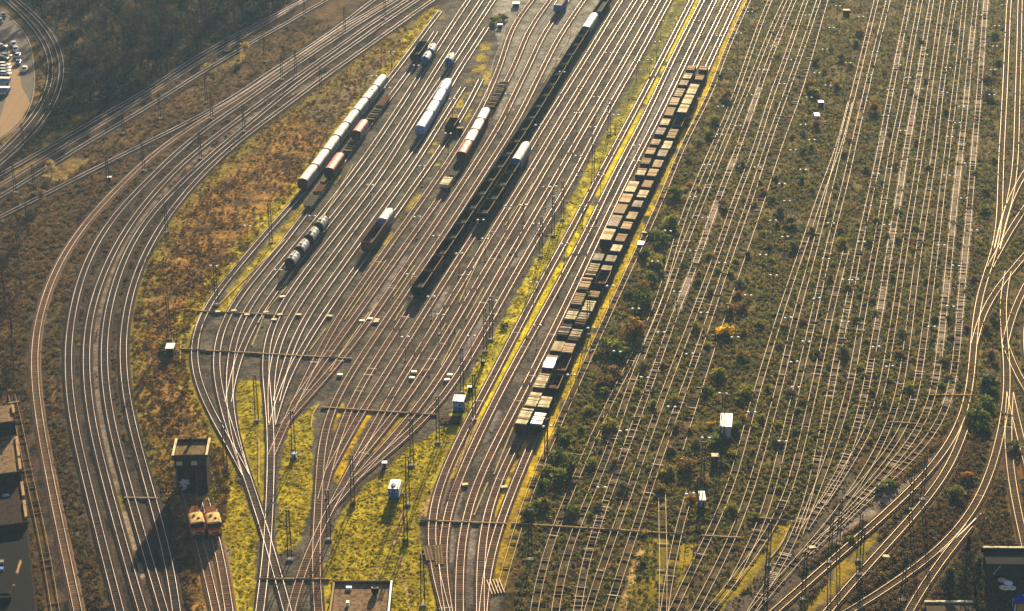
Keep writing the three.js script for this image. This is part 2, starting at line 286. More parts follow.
yard(15, 'G8', [653, -10, 646.4, 0, 611, 60, 575.4, 120, 545, 170, 510.8, 230, 491.9, 260, 456.5, 320, 420.3, 380, 399.3, 412, 386, 428, 374.7, 440, 360, 456, 353, 467]);
yard(16, 'G9', [665, -10, 659, 0, 625, 60, 589.6, 120, 560.8, 170, 526, 230, 508, 260, 474, 320, 438.8, 380, 416.2, 414, 393.9, 439, 381.5, 452, 366.6, 466.7, 353.8, 480, 339, 494, 330.5, 509]);
yard(17, 'G10', [675.5, -10, 669.6, 0, 637.3, 60, 602.8, 120, 577.5, 170, 542, 230, 524, 260, 490.8, 320, 456.8, 380, 446, 399, 432.9, 415.8, 404.7, 439.4, 385, 456, 366, 471, 353.5, 481.5]);

// group right of the central grass strip
const GH = 'through tracks between the grass strip and the overgrown field';
const thr = (i, id, flat, st = 'yard') => track(id, ord(i) + ' through track right of the central yellow grass strip', st, flat, { group: GH, short: 'the ' + ord(i) + ' through track' });
thr(0, 'H1', [697, -10, 692, 0, 661.5, 60, 630, 120, 603, 170, 571.5, 230, 530.8, 304, 491.5, 380, 480, 400, 446, 468, 428.5, 504, 424.6, 525, 428, 553, 436, 583.6, 446.4, 611, 454, 640]);
thr(1, 'H2', [708, -10, 703, 0, 672.5, 60, 644, 120, 617.4, 170, 588.5, 230, 548.8, 304, 495.8, 400, 463, 470, 446.5, 505, 440, 525, 438, 556, 441.3, 584, 446.3, 611, 454, 640]);
thr(2, 'H3', [720, -10, 715, 0, 686, 60, 657, 120, 630.7, 170, 601.7, 230, 567, 304, 518, 402, 482, 470, 470.5, 495.5, 463.5, 512, 460.2, 527, 458, 557, 459, 611, 460, 640]);
thr(3, 'H4', [732.5, -10, 727.6, 0, 698.5, 60, 672, 115, 641, 180, 614, 235, 582, 300, 551, 372, 524, 430, 502.4, 470, 487, 502, 481, 525, 478.8, 550, 480.5, 611, 481, 640]);
thr(4, 'H5', [744, -10, 739, 0, 711, 60, 687, 112, 656, 175, 630, 228, 596, 300, 565, 366, 540, 425, 521, 470, 505.8, 505, 495.8, 531, 487.6, 556, 482.5, 583, 481, 611, 481.2, 640]);
thr(5, 'H6', [753, -8, 749, 0, 725, 54, 710, 95, 684.5, 142.5, 661.3, 200, 613.5, 304, 568, 404, 526, 500, 517.6, 530, 508, 560, 500, 592], 'field');

// overgrown field: tracks numbered from the container trains to the right
const GR = 'rusty tracks in the overgrown field at right';
const fld = (i, id, flat, st = 'field', opt = {}) => track(id, ord(i) + ' rusty track across the overgrown field, counted from the left', st, flat, { group: GR, short: 'the ' + ord(i) + ' field track', ...opt });
fld(0, 'R2', [776, -12, 770, 0, 753, 44, 733, 102, 710, 155, 690, 200, 676, 240, 660, 300, 632, 362, 608.7, 404, 598.5, 424.7, 585.8, 454.5, 565, 506, 555, 528, 541.5, 563, 535, 588, 532, 611, 530, 640]);
fld(1, 'R3', [791, -12, 785.5, 0, 772, 29, 743, 101, 721, 153, 702.5, 201, 681.7, 252, 665, 302, 648.7, 341, 624, 403, 606, 464.7, 584.5, 506, 573, 535, 561, 563, 555.5, 586, 553.3, 611, 552, 640]);
fld(2, 'R4', [800, -12, 794, 0, 784, 25.5, 772, 53, 755, 101, 736, 154.5, 717.3, 201, 703.8, 241, 687.7, 285, 673.4, 317, 660.7, 356, 642, 406, 622, 460, 604.5, 506, 594.6, 529, 581.5, 572, 576, 592, 575, 611, 574, 640], 'debris');
fld(3, 'R5', [811, -12, 806, 0, 785.5, 59.6, 770, 101, 755, 151, 734.6, 202, 720.8, 244, 698.7, 303, 683.4, 344, 661, 402, 649.6, 434, 639.4, 465, 625, 505, 614.7, 531.7, 598.5, 577, 587, 611, 580, 640]);
fld(4, 'R6', [823, -12, 818.8, 0, 806, 39, 783.5, 101, 768.5, 142.5, 749.8, 202, 733.6, 246, 715, 302, 700.4, 346, 681, 399, 661.5, 451, 644, 505, 633, 538.5, 619, 577.6, 608, 611, 600, 640]);
fld(5, 'R7', [830, -12, 826, 0, 797.5, 99, 782, 139, 760, 207, 739.6, 266, 727.6, 300, 702, 380, 679.4, 451], 'field', { one: -1 });
fld(6, 'R8', [850, 103, 838, 150, 822, 190, 806, 240, 790, 285, 762, 375, 743, 441, 738, 468, 729, 500, 723.8, 507, 709.8, 537, 693.6, 567, 680, 594, 671.7, 611, 660, 640]);
fld(7, 'R11', [880, -14, 876.4, 0, 866, 42.6, 855, 88, 841.7, 141, 826, 204, 813.6, 253, 800.5, 301, 792, 330.6, 784, 370, 774.5, 406, 765, 440, 757, 470, 747, 505, 733.6, 541, 715.8, 574, 695, 611, 680, 640]);
fld(8, 'R12', [890, -8, 886.6, 8, 875.5, 51, 864, 101, 857, 130, 841, 202, 834, 225, 826, 259, 817.5, 301, 808.5, 338, 802.6, 368, 793, 402, 784.7, 436, 778, 466, 770, 504, 765, 520, 755.8, 544.5, 743, 566.6, 732, 584]);
fld(9, 'R13', [846, 252, 840, 275, 832.5, 303, 822, 356, 818, 371.5, 811.5, 402, 802, 444, 794, 480, 786.5, 506, 775, 532.5, 755, 556, 734.5, 582, 712, 609, 690, 636]);
fld(10, 'R14', [912, -12, 909.6, 0, 899, 51, 889, 102, 879.8, 151, 869.2, 202, 859, 246, 849.5, 301, 841, 336, 834.4, 372, 829, 403, 823, 432, 818, 453, 813, 485, 809, 507, 800, 532.5, 785.6, 561.5, 768.5, 587, 751.5, 611, 736, 636], 'debris');
fld(11, 'R15', [923, -12, 920.6, 0, 911, 51, 902.4, 102, 891.7, 151, 884, 202, 875, 251, 865, 302, 856.8, 348, 851, 392, 846, 402, 839, 431.5, 829, 459, 818, 488, 810, 508, 799, 535]);
fld(12, 'R16', [934, -12, 931.7, 0, 924, 46, 915, 102, 906, 151, 898.3, 202, 889, 251, 882, 302, 873.8, 345, 864.2, 402, 858.5, 424, 852.6, 448, 843.4, 473, 830, 496, 818, 509, 805, 530], 'debris');
fld(13, 'R17', [945, -12, 942.8, 0, 935, 53, 928, 102, 920.6, 151, 912.6, 202, 905, 245, 897.2, 302, 889, 348.5, 881.2, 402, 875.5, 422, 864.5, 443, 850, 466, 836, 489, 822, 506]);
fld(14, 'R18', [956, -6, 953.8, 5, 940, 100, 934, 156, 926.5, 202, 917, 262, 910, 322, 903.6, 371.5, 898, 405, 888, 435, 873.8, 462, 863.6, 478, 850, 497, 838, 517, 826, 534, 806, 553, 787, 570, 772, 587, 753, 611, 735, 634]);
fld(15, 'R19', [967, -12, 965, 0, 959.8, 51, 953.5, 102, 946.7, 156, 940.8, 202, 935.6, 249, 929, 302, 922, 351, 918, 385, 916.7, 402, 909.6, 425.5, 896.8, 448, 878, 468, 866, 480, 850, 498]);
fld(16, 'R20', [977, -8, 975, 10, 971, 46, 966, 102, 960, 156, 954.7, 202, 949.6, 256, 945, 302, 939.7, 351, 934.3, 402, 930, 419.6, 918, 439, 902, 457, 885, 474, 870, 490, 858, 503, 840, 527, 822, 543, 806, 555], 'debris');
fld(17, 'R21', [987.5, -12, 986, 0, 983, 39, 978.5, 102, 973.8, 151, 970, 202, 965, 256, 960.6, 302, 957, 351, 951.2, 402, 947, 420, 935, 440, 919, 457, 903.6, 469, 886.6, 482, 865, 500, 850, 514, 830, 535], 'debris');
const GN = 'polished curving tracks at the right edge';
const edge = (id, label, flat, st = 'edge') => track(id, label, st, flat, { group: GN });
edge('R22', 'long double-curved track at right, sweeping down-left under the masts', [1010.5, -12, 1009, 0, 1006.6, 51, 1004.3, 102, 1001.5, 151, 999.8, 202, 999.5, 225.5, 996.4, 251, 987, 273, 978, 292, 976, 310, 975, 327, 971.7, 368, 970, 402, 966.6, 420, 956.4, 439, 942.8, 460, 918, 486, 897, 505, 850, 546, 812, 579, 776, 611, 748, 636]);
edge('R23', 'track diverging at right and running parallel below the sweeping track', [965, 428, 963, 451, 955.5, 467, 944, 481, 925, 505, 891, 541, 853, 581, 828, 611, 808, 636]);
edge('S1', 'straight track beside the right picture edge, upper part', [1021, -12, 1020, 0, 1019, 51, 1017.3, 101, 1016, 151, 1014.6, 176, 1010, 204, 1001.5, 228, 997, 250]);
edge('Q2', 'short connecting track entering from the right edge at a third of the height', [1034, 160, 1023, 173, 1015, 190, 1008, 203, 1001, 228, 997, 249]);
edge('Q3', 'steeper connecting track entering from the right edge above the junction', [1034, 196, 1023, 210, 1010, 231, 999.8, 249, 990, 268]);
edge('Q4', 'lower connecting track from the right edge joining the sweeping track', [1034, 246, 1023, 258, 1009, 273, 996.4, 290, 984.5, 303, 976, 322, 974, 345]);
edge('NA', 'narrow junction track falling past the small dark shed at right', [1008, 272, 1003, 283, 999.8, 302, 1002.5, 322, 1005, 344, 1008, 368, 1010, 393.6, 1006.5, 407, 1002, 434, 993, 468, 981.5, 505, 969, 526.6, 954, 541, 935, 559, 898, 584.5, 854, 609, 820, 630]);
edge('NB', 'curve from the right edge into the narrow junction', [1036, 268, 1024, 287, 1018, 299, 1006.6, 325.5, 1005, 344]);
edge('NC', 'track curving out of the junction to the right edge', [1004.8, 344, 1008, 366, 1014, 379, 1024, 393, 1036, 405]);
edge('N2', 'track leaving the junction straight down along the right edge', [1010, 393, 1007, 415, 1006, 434, 1007.5, 463, 1010.5, 482, 1015.5, 505, 1023, 541, 1032, 575]);
edge('N3', 'track splitting off to the right below the junction', [1010, 393.6, 1013, 410, 1017.7, 430.6, 1023.6, 453, 1030, 475]);
edge('NR', 'short curved track cut by the right edge beside the junction', [1034, 300, 1024, 318, 1021, 335, 1022, 353, 1030, 372]);
edge('NE', 'branch descending from the right junction to the bottom edge', [969, 526.6, 954, 543, 941, 558, 925, 578.5, 907, 611, 896, 636]);
edge('KA', 'left of two tracks merging on golden turf at bottom centre-right', [662, 496, 661, 507, 661.7, 532, 665, 565, 663, 611, 662, 640], 'field');
edge('KB', 'right of two tracks merging on golden turf at bottom centre-right', [690, 492, 676, 532.5, 670.4, 564, 666, 592, 663.5, 618], 'field');
// shunting sidings beneath the signal tower
track('W1', 'left of two sidings holding red engines by the tower', 'sandy', [184, 486, 192, 510, 197, 535, 205, 560, 213, 590, 219, 625]);
track('W2', 'right of two sidings holding red engines by the tower', 'sandy', [205, 500, 212, 520, 218, 542, 224, 570, 229, 598, 231, 625]);
// ---------- the ground ----------
const GX = 215, GZ0 = -310, GZ1 = -800, GN_ = 2048, GW = 2 * GX, GD = GZ0 - GZ1;
const layers = [];
const MN = 1024;   // masks are kept at half the texture's size
function maskOf(fill) {
  const m = new Float32Array(MN * MN); fill(m); return m;
}
const toMask = (p) => [(p.x + GX) / GW * MN, (p.z - GZ1) / GD * MN];
function polyMask(...polys) {
  return maskOf((m) => {
    for (const flat of polys) {
      const P = []; for (let i = 0; i < flat.length; i += 2) P.push(toMask(at(flat[i], flat[i + 1])));
      for (let j = 0; j < MN; j++) {
        const xs = []; const y = j + 0.5;
        for (let i = 0; i < P.length; i++) { const a = P[i], b = P[(i + 1) % P.length]; if ((a[1] > y) !== (b[1] > y)) xs.push(a[0] + (y - a[1]) * (b[0] - a[0]) / (b[1] - a[1])); }
        xs.sort((a, b) => a - b);
        for (let k = 0; k + 1 < xs.length; k += 2) for (let i = Math.max(0, Math.ceil(xs[k] - 0.5)); i < Math.min(MN, xs[k + 1] - 0.5); i++) m[j * MN + i] = 1;
      }
    }
  });
}
// soft-edged band of half-width w metres along ground points
function bandInto(m, q, w, soft = 0.6) {
  const px = GW / MN, pz = GD / MN, R = w + soft;
  for (let i = 1; i < q.length; i++) {
    const a = q[i - 1], b = q[i], dx = b.x - a.x, dz = b.z - a.z, L = dx * dx + dz * dz || 1;
    const x0 = Math.max(0, Math.floor((Math.min(a.x, b.x) - R + GX) / px)), x1 = Math.min(MN - 1, Math.ceil((Math.max(a.x, b.x) + R + GX) / px));
    const z0 = Math.max(0, Math.floor((Math.min(a.z, b.z) - R - GZ1) / pz)), z1 = Math.min(MN - 1, Math.ceil((Math.max(a.z, b.z) + R - GZ1) / pz));
    for (let j = z0; j <= z1; j++) for (let k = x0; k <= x1; k++) {
      const X = (k + 0.5) * px - GX, Z = (j + 0.5) * pz + GZ1, t = Math.min(1, Math.max(0, ((X - a.x) * dx + (Z - a.z) * dz) / L));
      const v = 1 - Math.min(1, Math.max(0, (Math.hypot(X - a.x - dx * t, Z - a.z - dz * t) - w) / soft)), n = j * MN + k;
      if (v > m[n]) m[n] = v;
    }
  }
}
const pts = (flat) => { const q = []; for (let i = 0; i < flat.length; i += 2) q.push(at(flat[i], flat[i + 1])); return q; };
const bandMask = (...list) => maskOf((m) => { for (const [q, w, s] of list) bandInto(m, Array.isArray(q) && typeof q[0] === 'number' ? pts(q) : q, w, s); });
const trackBand = (ids, w, s) => bandMask(...ids.map((id) => [tracks[id].q, w, s]));
const ids = (re) => Object.keys(tracks).filter((k) => re.test(k));

// every layer: mask, two colours that noise mixes, noise scale in metres, ragged edge in metres
const LAY = (mask, c0, c1, scale, rag = 1.2, strength = 1, broken = 0) => layers.push({ mask, c0, c1, scale, rag, strength, broken });
const fieldPoly = [748, -14, 1060, -14, 1060, 640, 500, 640, 507, 560, 530, 505, 572, 404, 617, 304, 665, 200, 690, 142, 726, 58];
LAY(polyMask(fieldPoly), [0.034, 0.033, 0.011], [0.18, 0.135, 0.045], 4, 1);
LAY(polyMask([860, 440, 1060, 420, 1060, 640, 700, 640, 790, 560]), [0.05, 0.030, 0.012], [0.17, 0.085, 0.022], 5, 4, 0.9);
LAY(polyMask([500, 560, 640, 525, 860, 515, 900, 560, 860, 640, 490, 640]), [0.03, 0.022, 0.011], [0.14, 0.09, 0.03], 4, 5, 0.8);
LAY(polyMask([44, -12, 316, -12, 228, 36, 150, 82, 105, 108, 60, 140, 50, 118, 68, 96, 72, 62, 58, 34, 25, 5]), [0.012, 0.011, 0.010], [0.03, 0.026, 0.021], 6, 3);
// dry meadow between main curve and yard
const meadow = [440, 5, 405, 22, 350, 66, 300, 105, 270, 127, 240, 150, 208, 180, 180, 208, 160, 240, 145, 270, 137, 300, 128, 350, 136, 402, 152, 455, 168, 505, 185, 600, 190, 640, 232, 640, 222, 540, 232, 480, 212, 425, 192, 388, 184, 352, 187, 333, 205, 300, 240, 258, 300, 190, 340, 136, 388, 74, 428, 22];
LAY(polyMask(meadow), [0.075, 0.045, 0.015], [0.35, 0.195, 0.045], 6, 1.5);
LAY(polyMask([420, 18, 350, 66, 300, 105, 330, 130, 380, 82, 430, 30]), [0.09, 0.085, 0.06], [0.2, 0.17, 0.1], 5, 3, 0.75);
// scrub left of the main curve
LAY(polyMask([-60, 190, 0, 225, 110, 166, 160, 140, 130, 172, 90, 212, 60, 256, 44, 295, 32, 330, 30, 400, 40, 450, 56, 540, 70, 640, 0, 640, -60, 640]), [0.038, 0.024, 0.013], [0.105, 0.062, 0.022], 5, 2);
LAY(polyMask([48, 300, 62, 300, 50, 340, 52, 400, 75, 480, 104, 600, 108, 640, 86, 640, 76, 560, 58, 480, 44, 400, 42, 340]), [0.05, 0.03, 0.01], [0.17, 0.11, 0.025], 3, 1.5);
// yard ballast
LAY(polyMask([436, 10, 470, -14, 760, -14, 722, 58, 684, 142, 658, 200, 610, 304, 565, 404, 524, 500, 505, 560, 500, 640, 440, 640, 420, 560, 420, 510, 470, 420, 405, 445, 345, 500, 330, 540, 335, 640, 240, 640, 258, 540, 240, 480, 215, 440, 186, 380, 184, 345, 200, 312, 232, 275, 296, 200, 342, 138, 386, 78]), [0.04, 0.034, 0.028], [0.145, 0.125, 0.098], 5, 0.8);
LAY(polyMask([488, -14, 610, -14, 560, 62, 505, 120, 495, 130, 500, 60]), [0.18, 0.165, 0.145], [0.36, 0.33, 0.29], 4, 1.2);
LAY(trackBand(ids(/^[FG]\d/), 0.9, 3.2), [0.05, 0.045, 0.038], [0.12, 0.1, 0.06], 2.5, 0.5, 0.5);
// ballast under the tracks of the main lines
LAY(bandMask(...ids(/^[ABCD]\d/).map((k) => [tracks[k].q, 2.6, 0.8])), [0.018, 0.014, 0.011], [0.08, 0.057, 0.04], 3.5, 0.4);
LAY(bandMask(...ids(/^(R\d|S1|Q|N)/).map((k) => [tracks[k].q, 1.0, 1.0])), [0.045, 0.036, 0.02], [0.12, 0.088, 0.045], 2.2, 0.6, 0.6);
LAY(bandMask([[860, 490, 790, 556, 745, 611, 720, 640], 6, 3], [[950, 470, 870, 540, 800, 600], 4, 2]), [0.07, 0.055, 0.042], [0.14, 0.115, 0.08], 3, 1.5, 0.85);
// olive and yellow grass of the triangle between the ladders
const grassD = [0.18, 0.15, 0.010], grassL = [0.43, 0.345, 0.018];
LAY(polyMask([447, 421, 472, 420, 440, 476, 424, 506, 418, 524, 420, 552, 434, 590, 440, 640, 300, 640, 318, 596, 338, 520, 352, 500, 388, 466, 412, 446, 440, 428]), grassD, grassL, 4, 1.0);
LAY(polyMask([236, 380, 262, 380, 264, 440, 264, 510, 250, 486, 238, 444], [292, 424, 318, 402, 312, 432, 312, 500, 300, 540, 275, 560, 278, 500, 282, 455], [212, 466, 232, 470, 258, 528, 255, 600, 250, 640, 236, 640, 222, 560, 222, 520, 206, 490]), grassD, grassL, 3.5, 1.0);
// verges
LAY(bandMask([[436, 16, 404, 32, 349, 73, 300, 110, 271, 131, 241, 152, 210, 181, 182, 210, 163, 241, 149, 272, 141, 300, 133, 350, 139, 402, 154, 455, 160, 480], 2.0, 2.4]), grassD, [0.24, 0.185, 0.025], 2.5, 1.3, 0.7);
LAY(bandMask([[434, 12, 403, 50, 383, 77, 335, 138, 300, 187, 268, 220, 239, 256, 208, 290, 190, 316, 183, 340], 2.4, 1.6]), [0.14, 0.12, 0.008], [0.5, 0.4, 0.02], 3, 0.9, 0.95);
LAY(bandMask([[334, 176, 312, 200, 284, 232, 259, 262, 236, 290, 222, 312], 1.1, 1.2]), [0.2, 0.16, 0.012], [0.55, 0.42, 0.03], 3, 0.7, 0.9);
LAY(bandMask([[183, 345, 186, 380, 202, 412, 222, 446, 236, 470], 1.6, 1.4]), grassD, [0.3, 0.21, 0.02], 2.5, 0.9, 0.9);
LAY(bandMask([[104, 440, 118, 505, 128, 545, 150, 640], 0.5, 0.6]), grassD, [0.3, 0.2, 0.01], 2.5, 0.7, 0.8);
// central grass strip
LAY(polyMask([679, -8, 690, -8, 659, 55, 627, 120, 600, 170, 567, 232, 530, 300, 512, 336, 482, 392, 466, 420, 448, 420, 464, 386, 484, 350, 505, 316, 534, 262, 552, 232, 586, 170, 612, 120, 645, 60]), [0.17, 0.16, 0.014], [0.56, 0.47, 0.03], 3, 0.5, 0.97);
LAY(bandMask([[679, 4, 652, 56, 618, 116], 1.0, 1.0]), [0.06, 0.07, 0.04], [0.14, 0.14, 0.07], 2.5, 0.8, 0.8);
// bright moss strips between the through tracks
const between = (a, b, k, y0, y1) => { const q = []; for (let y = y0; y <= y1; y += 6) { const z = zAt(y); q.push(onTrack(a, z).p.clone().lerp(onTrack(b, z).p, k)); } return q; };
LAY(bandMask([between('H1', 'H2', 0.5, -10, 478), 0.62, 0.4]), [0.50, 0.41, 0.0], [0.70, 0.57, 0.002], 4, 0.2, 1, 0.02);
LAY(bandMask([between('H5', 'H6', 0.62, -10, 590), 0.75, 0.6]), [0.36, 0.26, 0.0], [0.62, 0.43, 0.008], 4, 0.35, 1, 0.08);
LAY(bandMask([between('H4', 'H5', 0.5, 240, 520), 0.42, 0.4]), [0.30, 0.22, 0.0], [0.55, 0.4, 0.012], 4, 0.3, 0.95, 0.15);
LAY(bandMask([[735, -8, 708, 46, 688, 84], 0.6, 0.7], [[723, -8, 712, 12, 694, 50], 0.35, 0.5], [[745, -8, 735, 8, 722, 36, 709, 68], 0.5, 0.7]), [0.3, 0.22, 0.02], [0.55, 0.4, 0.05], 4, 0.4, 0.85, 0.3);
LAY(bandMask([[446, 128, 455, 112, 466, 96, 478, 70, 486, 45], 1.3, 1.2], [[458, 128, 470, 106, 483, 86, 490, 70], 0.9, 0.8], [[428, 157, 437, 142], 0.7, 0.6], [[436, 165, 446, 145, 452, 130], 0.8, 0.8], [[424, 190, 410, 210, 398, 226, 391, 238, 386, 250, 370, 270, 358, 280], 0.9, 0.9]), [0.24, 0.17, 0.01], [0.5, 0.37, 0.04], 3, 0.7, 0.9, 0.3);
LAY(bandMask([[340, 404, 333, 430, 326, 453], 0.8, 0.3], [[404, 420, 390, 434, 377, 450], 0.7, 0.5], [[368, 412, 352, 440, 345, 455, 336, 485], 0.8, 0.6], [[420, 402, 408, 416, 396, 428], 0.7, 0.5]), [0.30, 0.19, 0.0], [0.52, 0.34, 0.005], 4, 0.4, 0.95, 0.2);
LAY(bandMask([[520, 500, 505, 545, 496, 590], 1.4, 1.2], [[504, 470, 495, 500, 490, 520], 0.5, 0.5]), [0.12, 0.08, 0.005], [0.34, 0.23, 0.01], 3, 0.7, 0.85);
LAY(polyMask([646, 530, 668, 530, 672, 560, 660, 611, 650, 640, 610, 640, 622, 600, 640, 560]), grassD, [0.26, 0.18, 0.015], 3, 1.6, 0.85);
LAY(polyMask([680, 545, 700, 540, 690, 570, 672, 590], [742, 565, 775, 545, 772, 560, 745, 590, 722, 611, 700, 640, 720, 590], [770, 520, 790, 520, 785, 545, 770, 556]), grassD, [0.34, 0.23, 0.01], 3, 1.5, 0.9);
LAY(polyMask([862, 535, 884, 532, 870, 552, 845, 580, 815, 611, 790, 640, 810, 600, 838, 565]), grassD, [0.34, 0.22, 0.01], 3, 1.6, 0.85);
LAY(polyMask([862, 25, 876, 20, 872, 60, 862, 110, 850, 150, 846, 130, 856, 80]), [0.10, 0.07, 0.03], [0.24, 0.15, 0.06], 3, 1.5, 0.8);
// yellowish turf patches on the brown scrub, left
LAY(polyMask([8, 172, 40, 150, 52, 128, 66, 116, 98, 108, 80, 126, 46, 150, 14, 180]), [0.08, 0.065, 0.015], [0.26, 0.2, 0.04], 3, 1.5, 0.85);
LAY(polyMask([200, 66, 250, 50, 240, 64, 206, 72], [40, 175, 70, 155, 92, 160, 60, 182]), [0.1, 0.07, 0.02], [0.33, 0.23, 0.07], 3, 2, 0.8);
LAY(bandMask([[34, 110, 42, 92, 44, 74], 1.1, 1.0], [[18, 120, 6, 138, 0, 144], 1.2, 1]), [0.09, 0.06, 0.015], [0.26, 0.15, 0.03], 3, 1, 0.85);
// trodden paths
LAY(bandMask([[478, 420, 470, 436, 458, 460, 446, 480, 432, 500, 421, 515], 0.75, 0.7], [[403, 510, 398, 535, 390, 553, 378, 570, 372, 578], 0.35, 0.5], [[400, 555, 405, 585, 409, 605, 411, 640], 0.3, 0.35], [[636, 561, 629, 590, 621, 611, 616, 640], 0.55, 0.5], [[644, 540, 639, 556], 0.6, 0.5]), [0.28, 0.19, 0.08], [0.5, 0.34, 0.14], 2.5, 0.5, 0.95, 0.1);
LAY(bandMask([[177, 380, 186, 400, 196, 418, 204, 430], 0.3, 0.35]), [0.4, 0.25, 0.06], [0.55, 0.35, 0.1], 3, 0.2, 0.9);
LAY(bandMask([[340, 66, 256, 114, 228, 134, 195, 160, 170, 182, 155, 203, 134, 232, 118, 258, 109, 281, 103, 302, 96, 334, 94, 367, 98, 402, 104, 430, 112, 460, 120, 486], 0.85, 0.5]), [0.14, 0.105, 0.085], [0.24, 0.19, 0.155], 2.5, 0.3, 0.9);
LAY(bandMask([[124, 514, 131, 538, 134, 548], 0.75, 0.4], [[138, 566, 142, 576], 0.75, 0.4]), [0.26, 0.2, 0.15], [0.36, 0.28, 0.2], 2.5, 0.3, 0.9);
// grey walkways of fine gravel in the yard
LAY(bandMask([[405, 258, 385, 290, 372, 308], 0.8, 0.6], [[449, 200, 434, 226], 0.8, 0.6], [[560, 190, 545, 220, 528, 250, 505, 268, 490, 292, 478, 318], 0.9, 0.7], [[481, 318, 473, 336, 462, 355], 1.0, 0.5], [[446, 288, 431, 314], 0.9, 0.6], [[632, 60, 616, 90, 599, 120], 0.7, 0.6], [[679, 64, 650, 120, 632, 158], 0.8, 0.6], [[627, 180, 600, 226], 0.8, 0.6], [[497, 412, 482, 440], 0.8, 0.6], [[460, 490, 451, 520], 0.7, 0.5], [[450, 530, 449, 560], 0.6, 0.5], [[471, 530, 468, 570], 0.6, 0.5]), [0.15, 0.13, 0.12], [0.25, 0.22, 0.2], 2.0, 0.4, 0.9);
LAY(bandMask([[942, 449, 925, 470, 900, 489, 878, 505, 850, 525, 826, 545], 0.9, 0.8]), [0.16, 0.125, 0.095], [0.32, 0.25, 0.19], 2.5, 0.5, 0.9, 0.1);
// long shunting apron below the engines
LAY(polyMask([196, 545, 212, 540, 230, 548, 233, 611, 234, 640, 212, 640, 205, 590]), [0.16, 0.13, 0.10], [0.30, 0.25, 0.19], 2.5, 0.8, 0.95);

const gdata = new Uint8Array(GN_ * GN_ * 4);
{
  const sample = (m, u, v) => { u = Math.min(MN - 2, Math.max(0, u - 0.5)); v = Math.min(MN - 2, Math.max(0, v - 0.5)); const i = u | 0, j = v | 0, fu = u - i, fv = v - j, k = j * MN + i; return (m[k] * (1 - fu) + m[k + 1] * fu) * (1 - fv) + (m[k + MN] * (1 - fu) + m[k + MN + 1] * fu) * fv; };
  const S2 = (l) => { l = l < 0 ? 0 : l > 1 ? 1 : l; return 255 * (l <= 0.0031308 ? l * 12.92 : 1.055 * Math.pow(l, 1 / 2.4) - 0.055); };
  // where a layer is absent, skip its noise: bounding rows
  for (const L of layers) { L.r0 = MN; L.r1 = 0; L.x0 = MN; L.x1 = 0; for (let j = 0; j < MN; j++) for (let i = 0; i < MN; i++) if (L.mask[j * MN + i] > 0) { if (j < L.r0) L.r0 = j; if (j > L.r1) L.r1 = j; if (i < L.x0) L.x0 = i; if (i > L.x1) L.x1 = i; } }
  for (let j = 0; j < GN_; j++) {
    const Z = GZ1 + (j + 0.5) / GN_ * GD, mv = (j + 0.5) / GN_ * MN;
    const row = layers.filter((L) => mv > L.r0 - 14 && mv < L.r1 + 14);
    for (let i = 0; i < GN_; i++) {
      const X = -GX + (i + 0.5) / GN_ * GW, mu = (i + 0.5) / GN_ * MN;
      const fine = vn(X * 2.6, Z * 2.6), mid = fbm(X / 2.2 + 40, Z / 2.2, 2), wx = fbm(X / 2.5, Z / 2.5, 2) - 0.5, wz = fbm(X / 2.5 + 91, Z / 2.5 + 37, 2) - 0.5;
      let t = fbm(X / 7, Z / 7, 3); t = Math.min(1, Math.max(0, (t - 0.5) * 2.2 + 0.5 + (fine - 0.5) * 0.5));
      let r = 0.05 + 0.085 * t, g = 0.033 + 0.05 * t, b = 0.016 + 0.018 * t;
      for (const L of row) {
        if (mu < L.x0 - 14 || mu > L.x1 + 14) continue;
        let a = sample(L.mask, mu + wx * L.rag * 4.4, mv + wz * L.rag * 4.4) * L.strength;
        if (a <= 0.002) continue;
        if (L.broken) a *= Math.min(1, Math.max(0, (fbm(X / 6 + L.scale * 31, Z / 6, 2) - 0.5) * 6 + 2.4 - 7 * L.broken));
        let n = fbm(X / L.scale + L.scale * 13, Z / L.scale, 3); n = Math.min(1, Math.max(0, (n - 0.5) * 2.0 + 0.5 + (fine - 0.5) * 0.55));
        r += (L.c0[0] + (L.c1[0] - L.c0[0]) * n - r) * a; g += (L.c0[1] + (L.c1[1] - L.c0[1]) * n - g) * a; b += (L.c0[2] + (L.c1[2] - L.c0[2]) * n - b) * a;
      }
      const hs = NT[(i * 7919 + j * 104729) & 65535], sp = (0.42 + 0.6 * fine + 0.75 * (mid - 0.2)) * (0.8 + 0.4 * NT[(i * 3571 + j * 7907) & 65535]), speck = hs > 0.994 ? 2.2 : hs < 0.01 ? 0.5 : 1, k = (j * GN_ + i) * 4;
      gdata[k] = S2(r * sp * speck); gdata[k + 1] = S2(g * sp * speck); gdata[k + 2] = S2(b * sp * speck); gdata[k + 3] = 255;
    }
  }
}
const gtex = new THREE.DataTexture(gdata, GN_, GN_, THREE.RGBAFormat);
gtex.colorSpace = THREE.SRGBColorSpace; gtex.magFilter = THREE.LinearFilter; gtex.minFilter = THREE.LinearMipmapLinearFilter; gtex.generateMipmaps = true; gtex.needsUpdate = true;
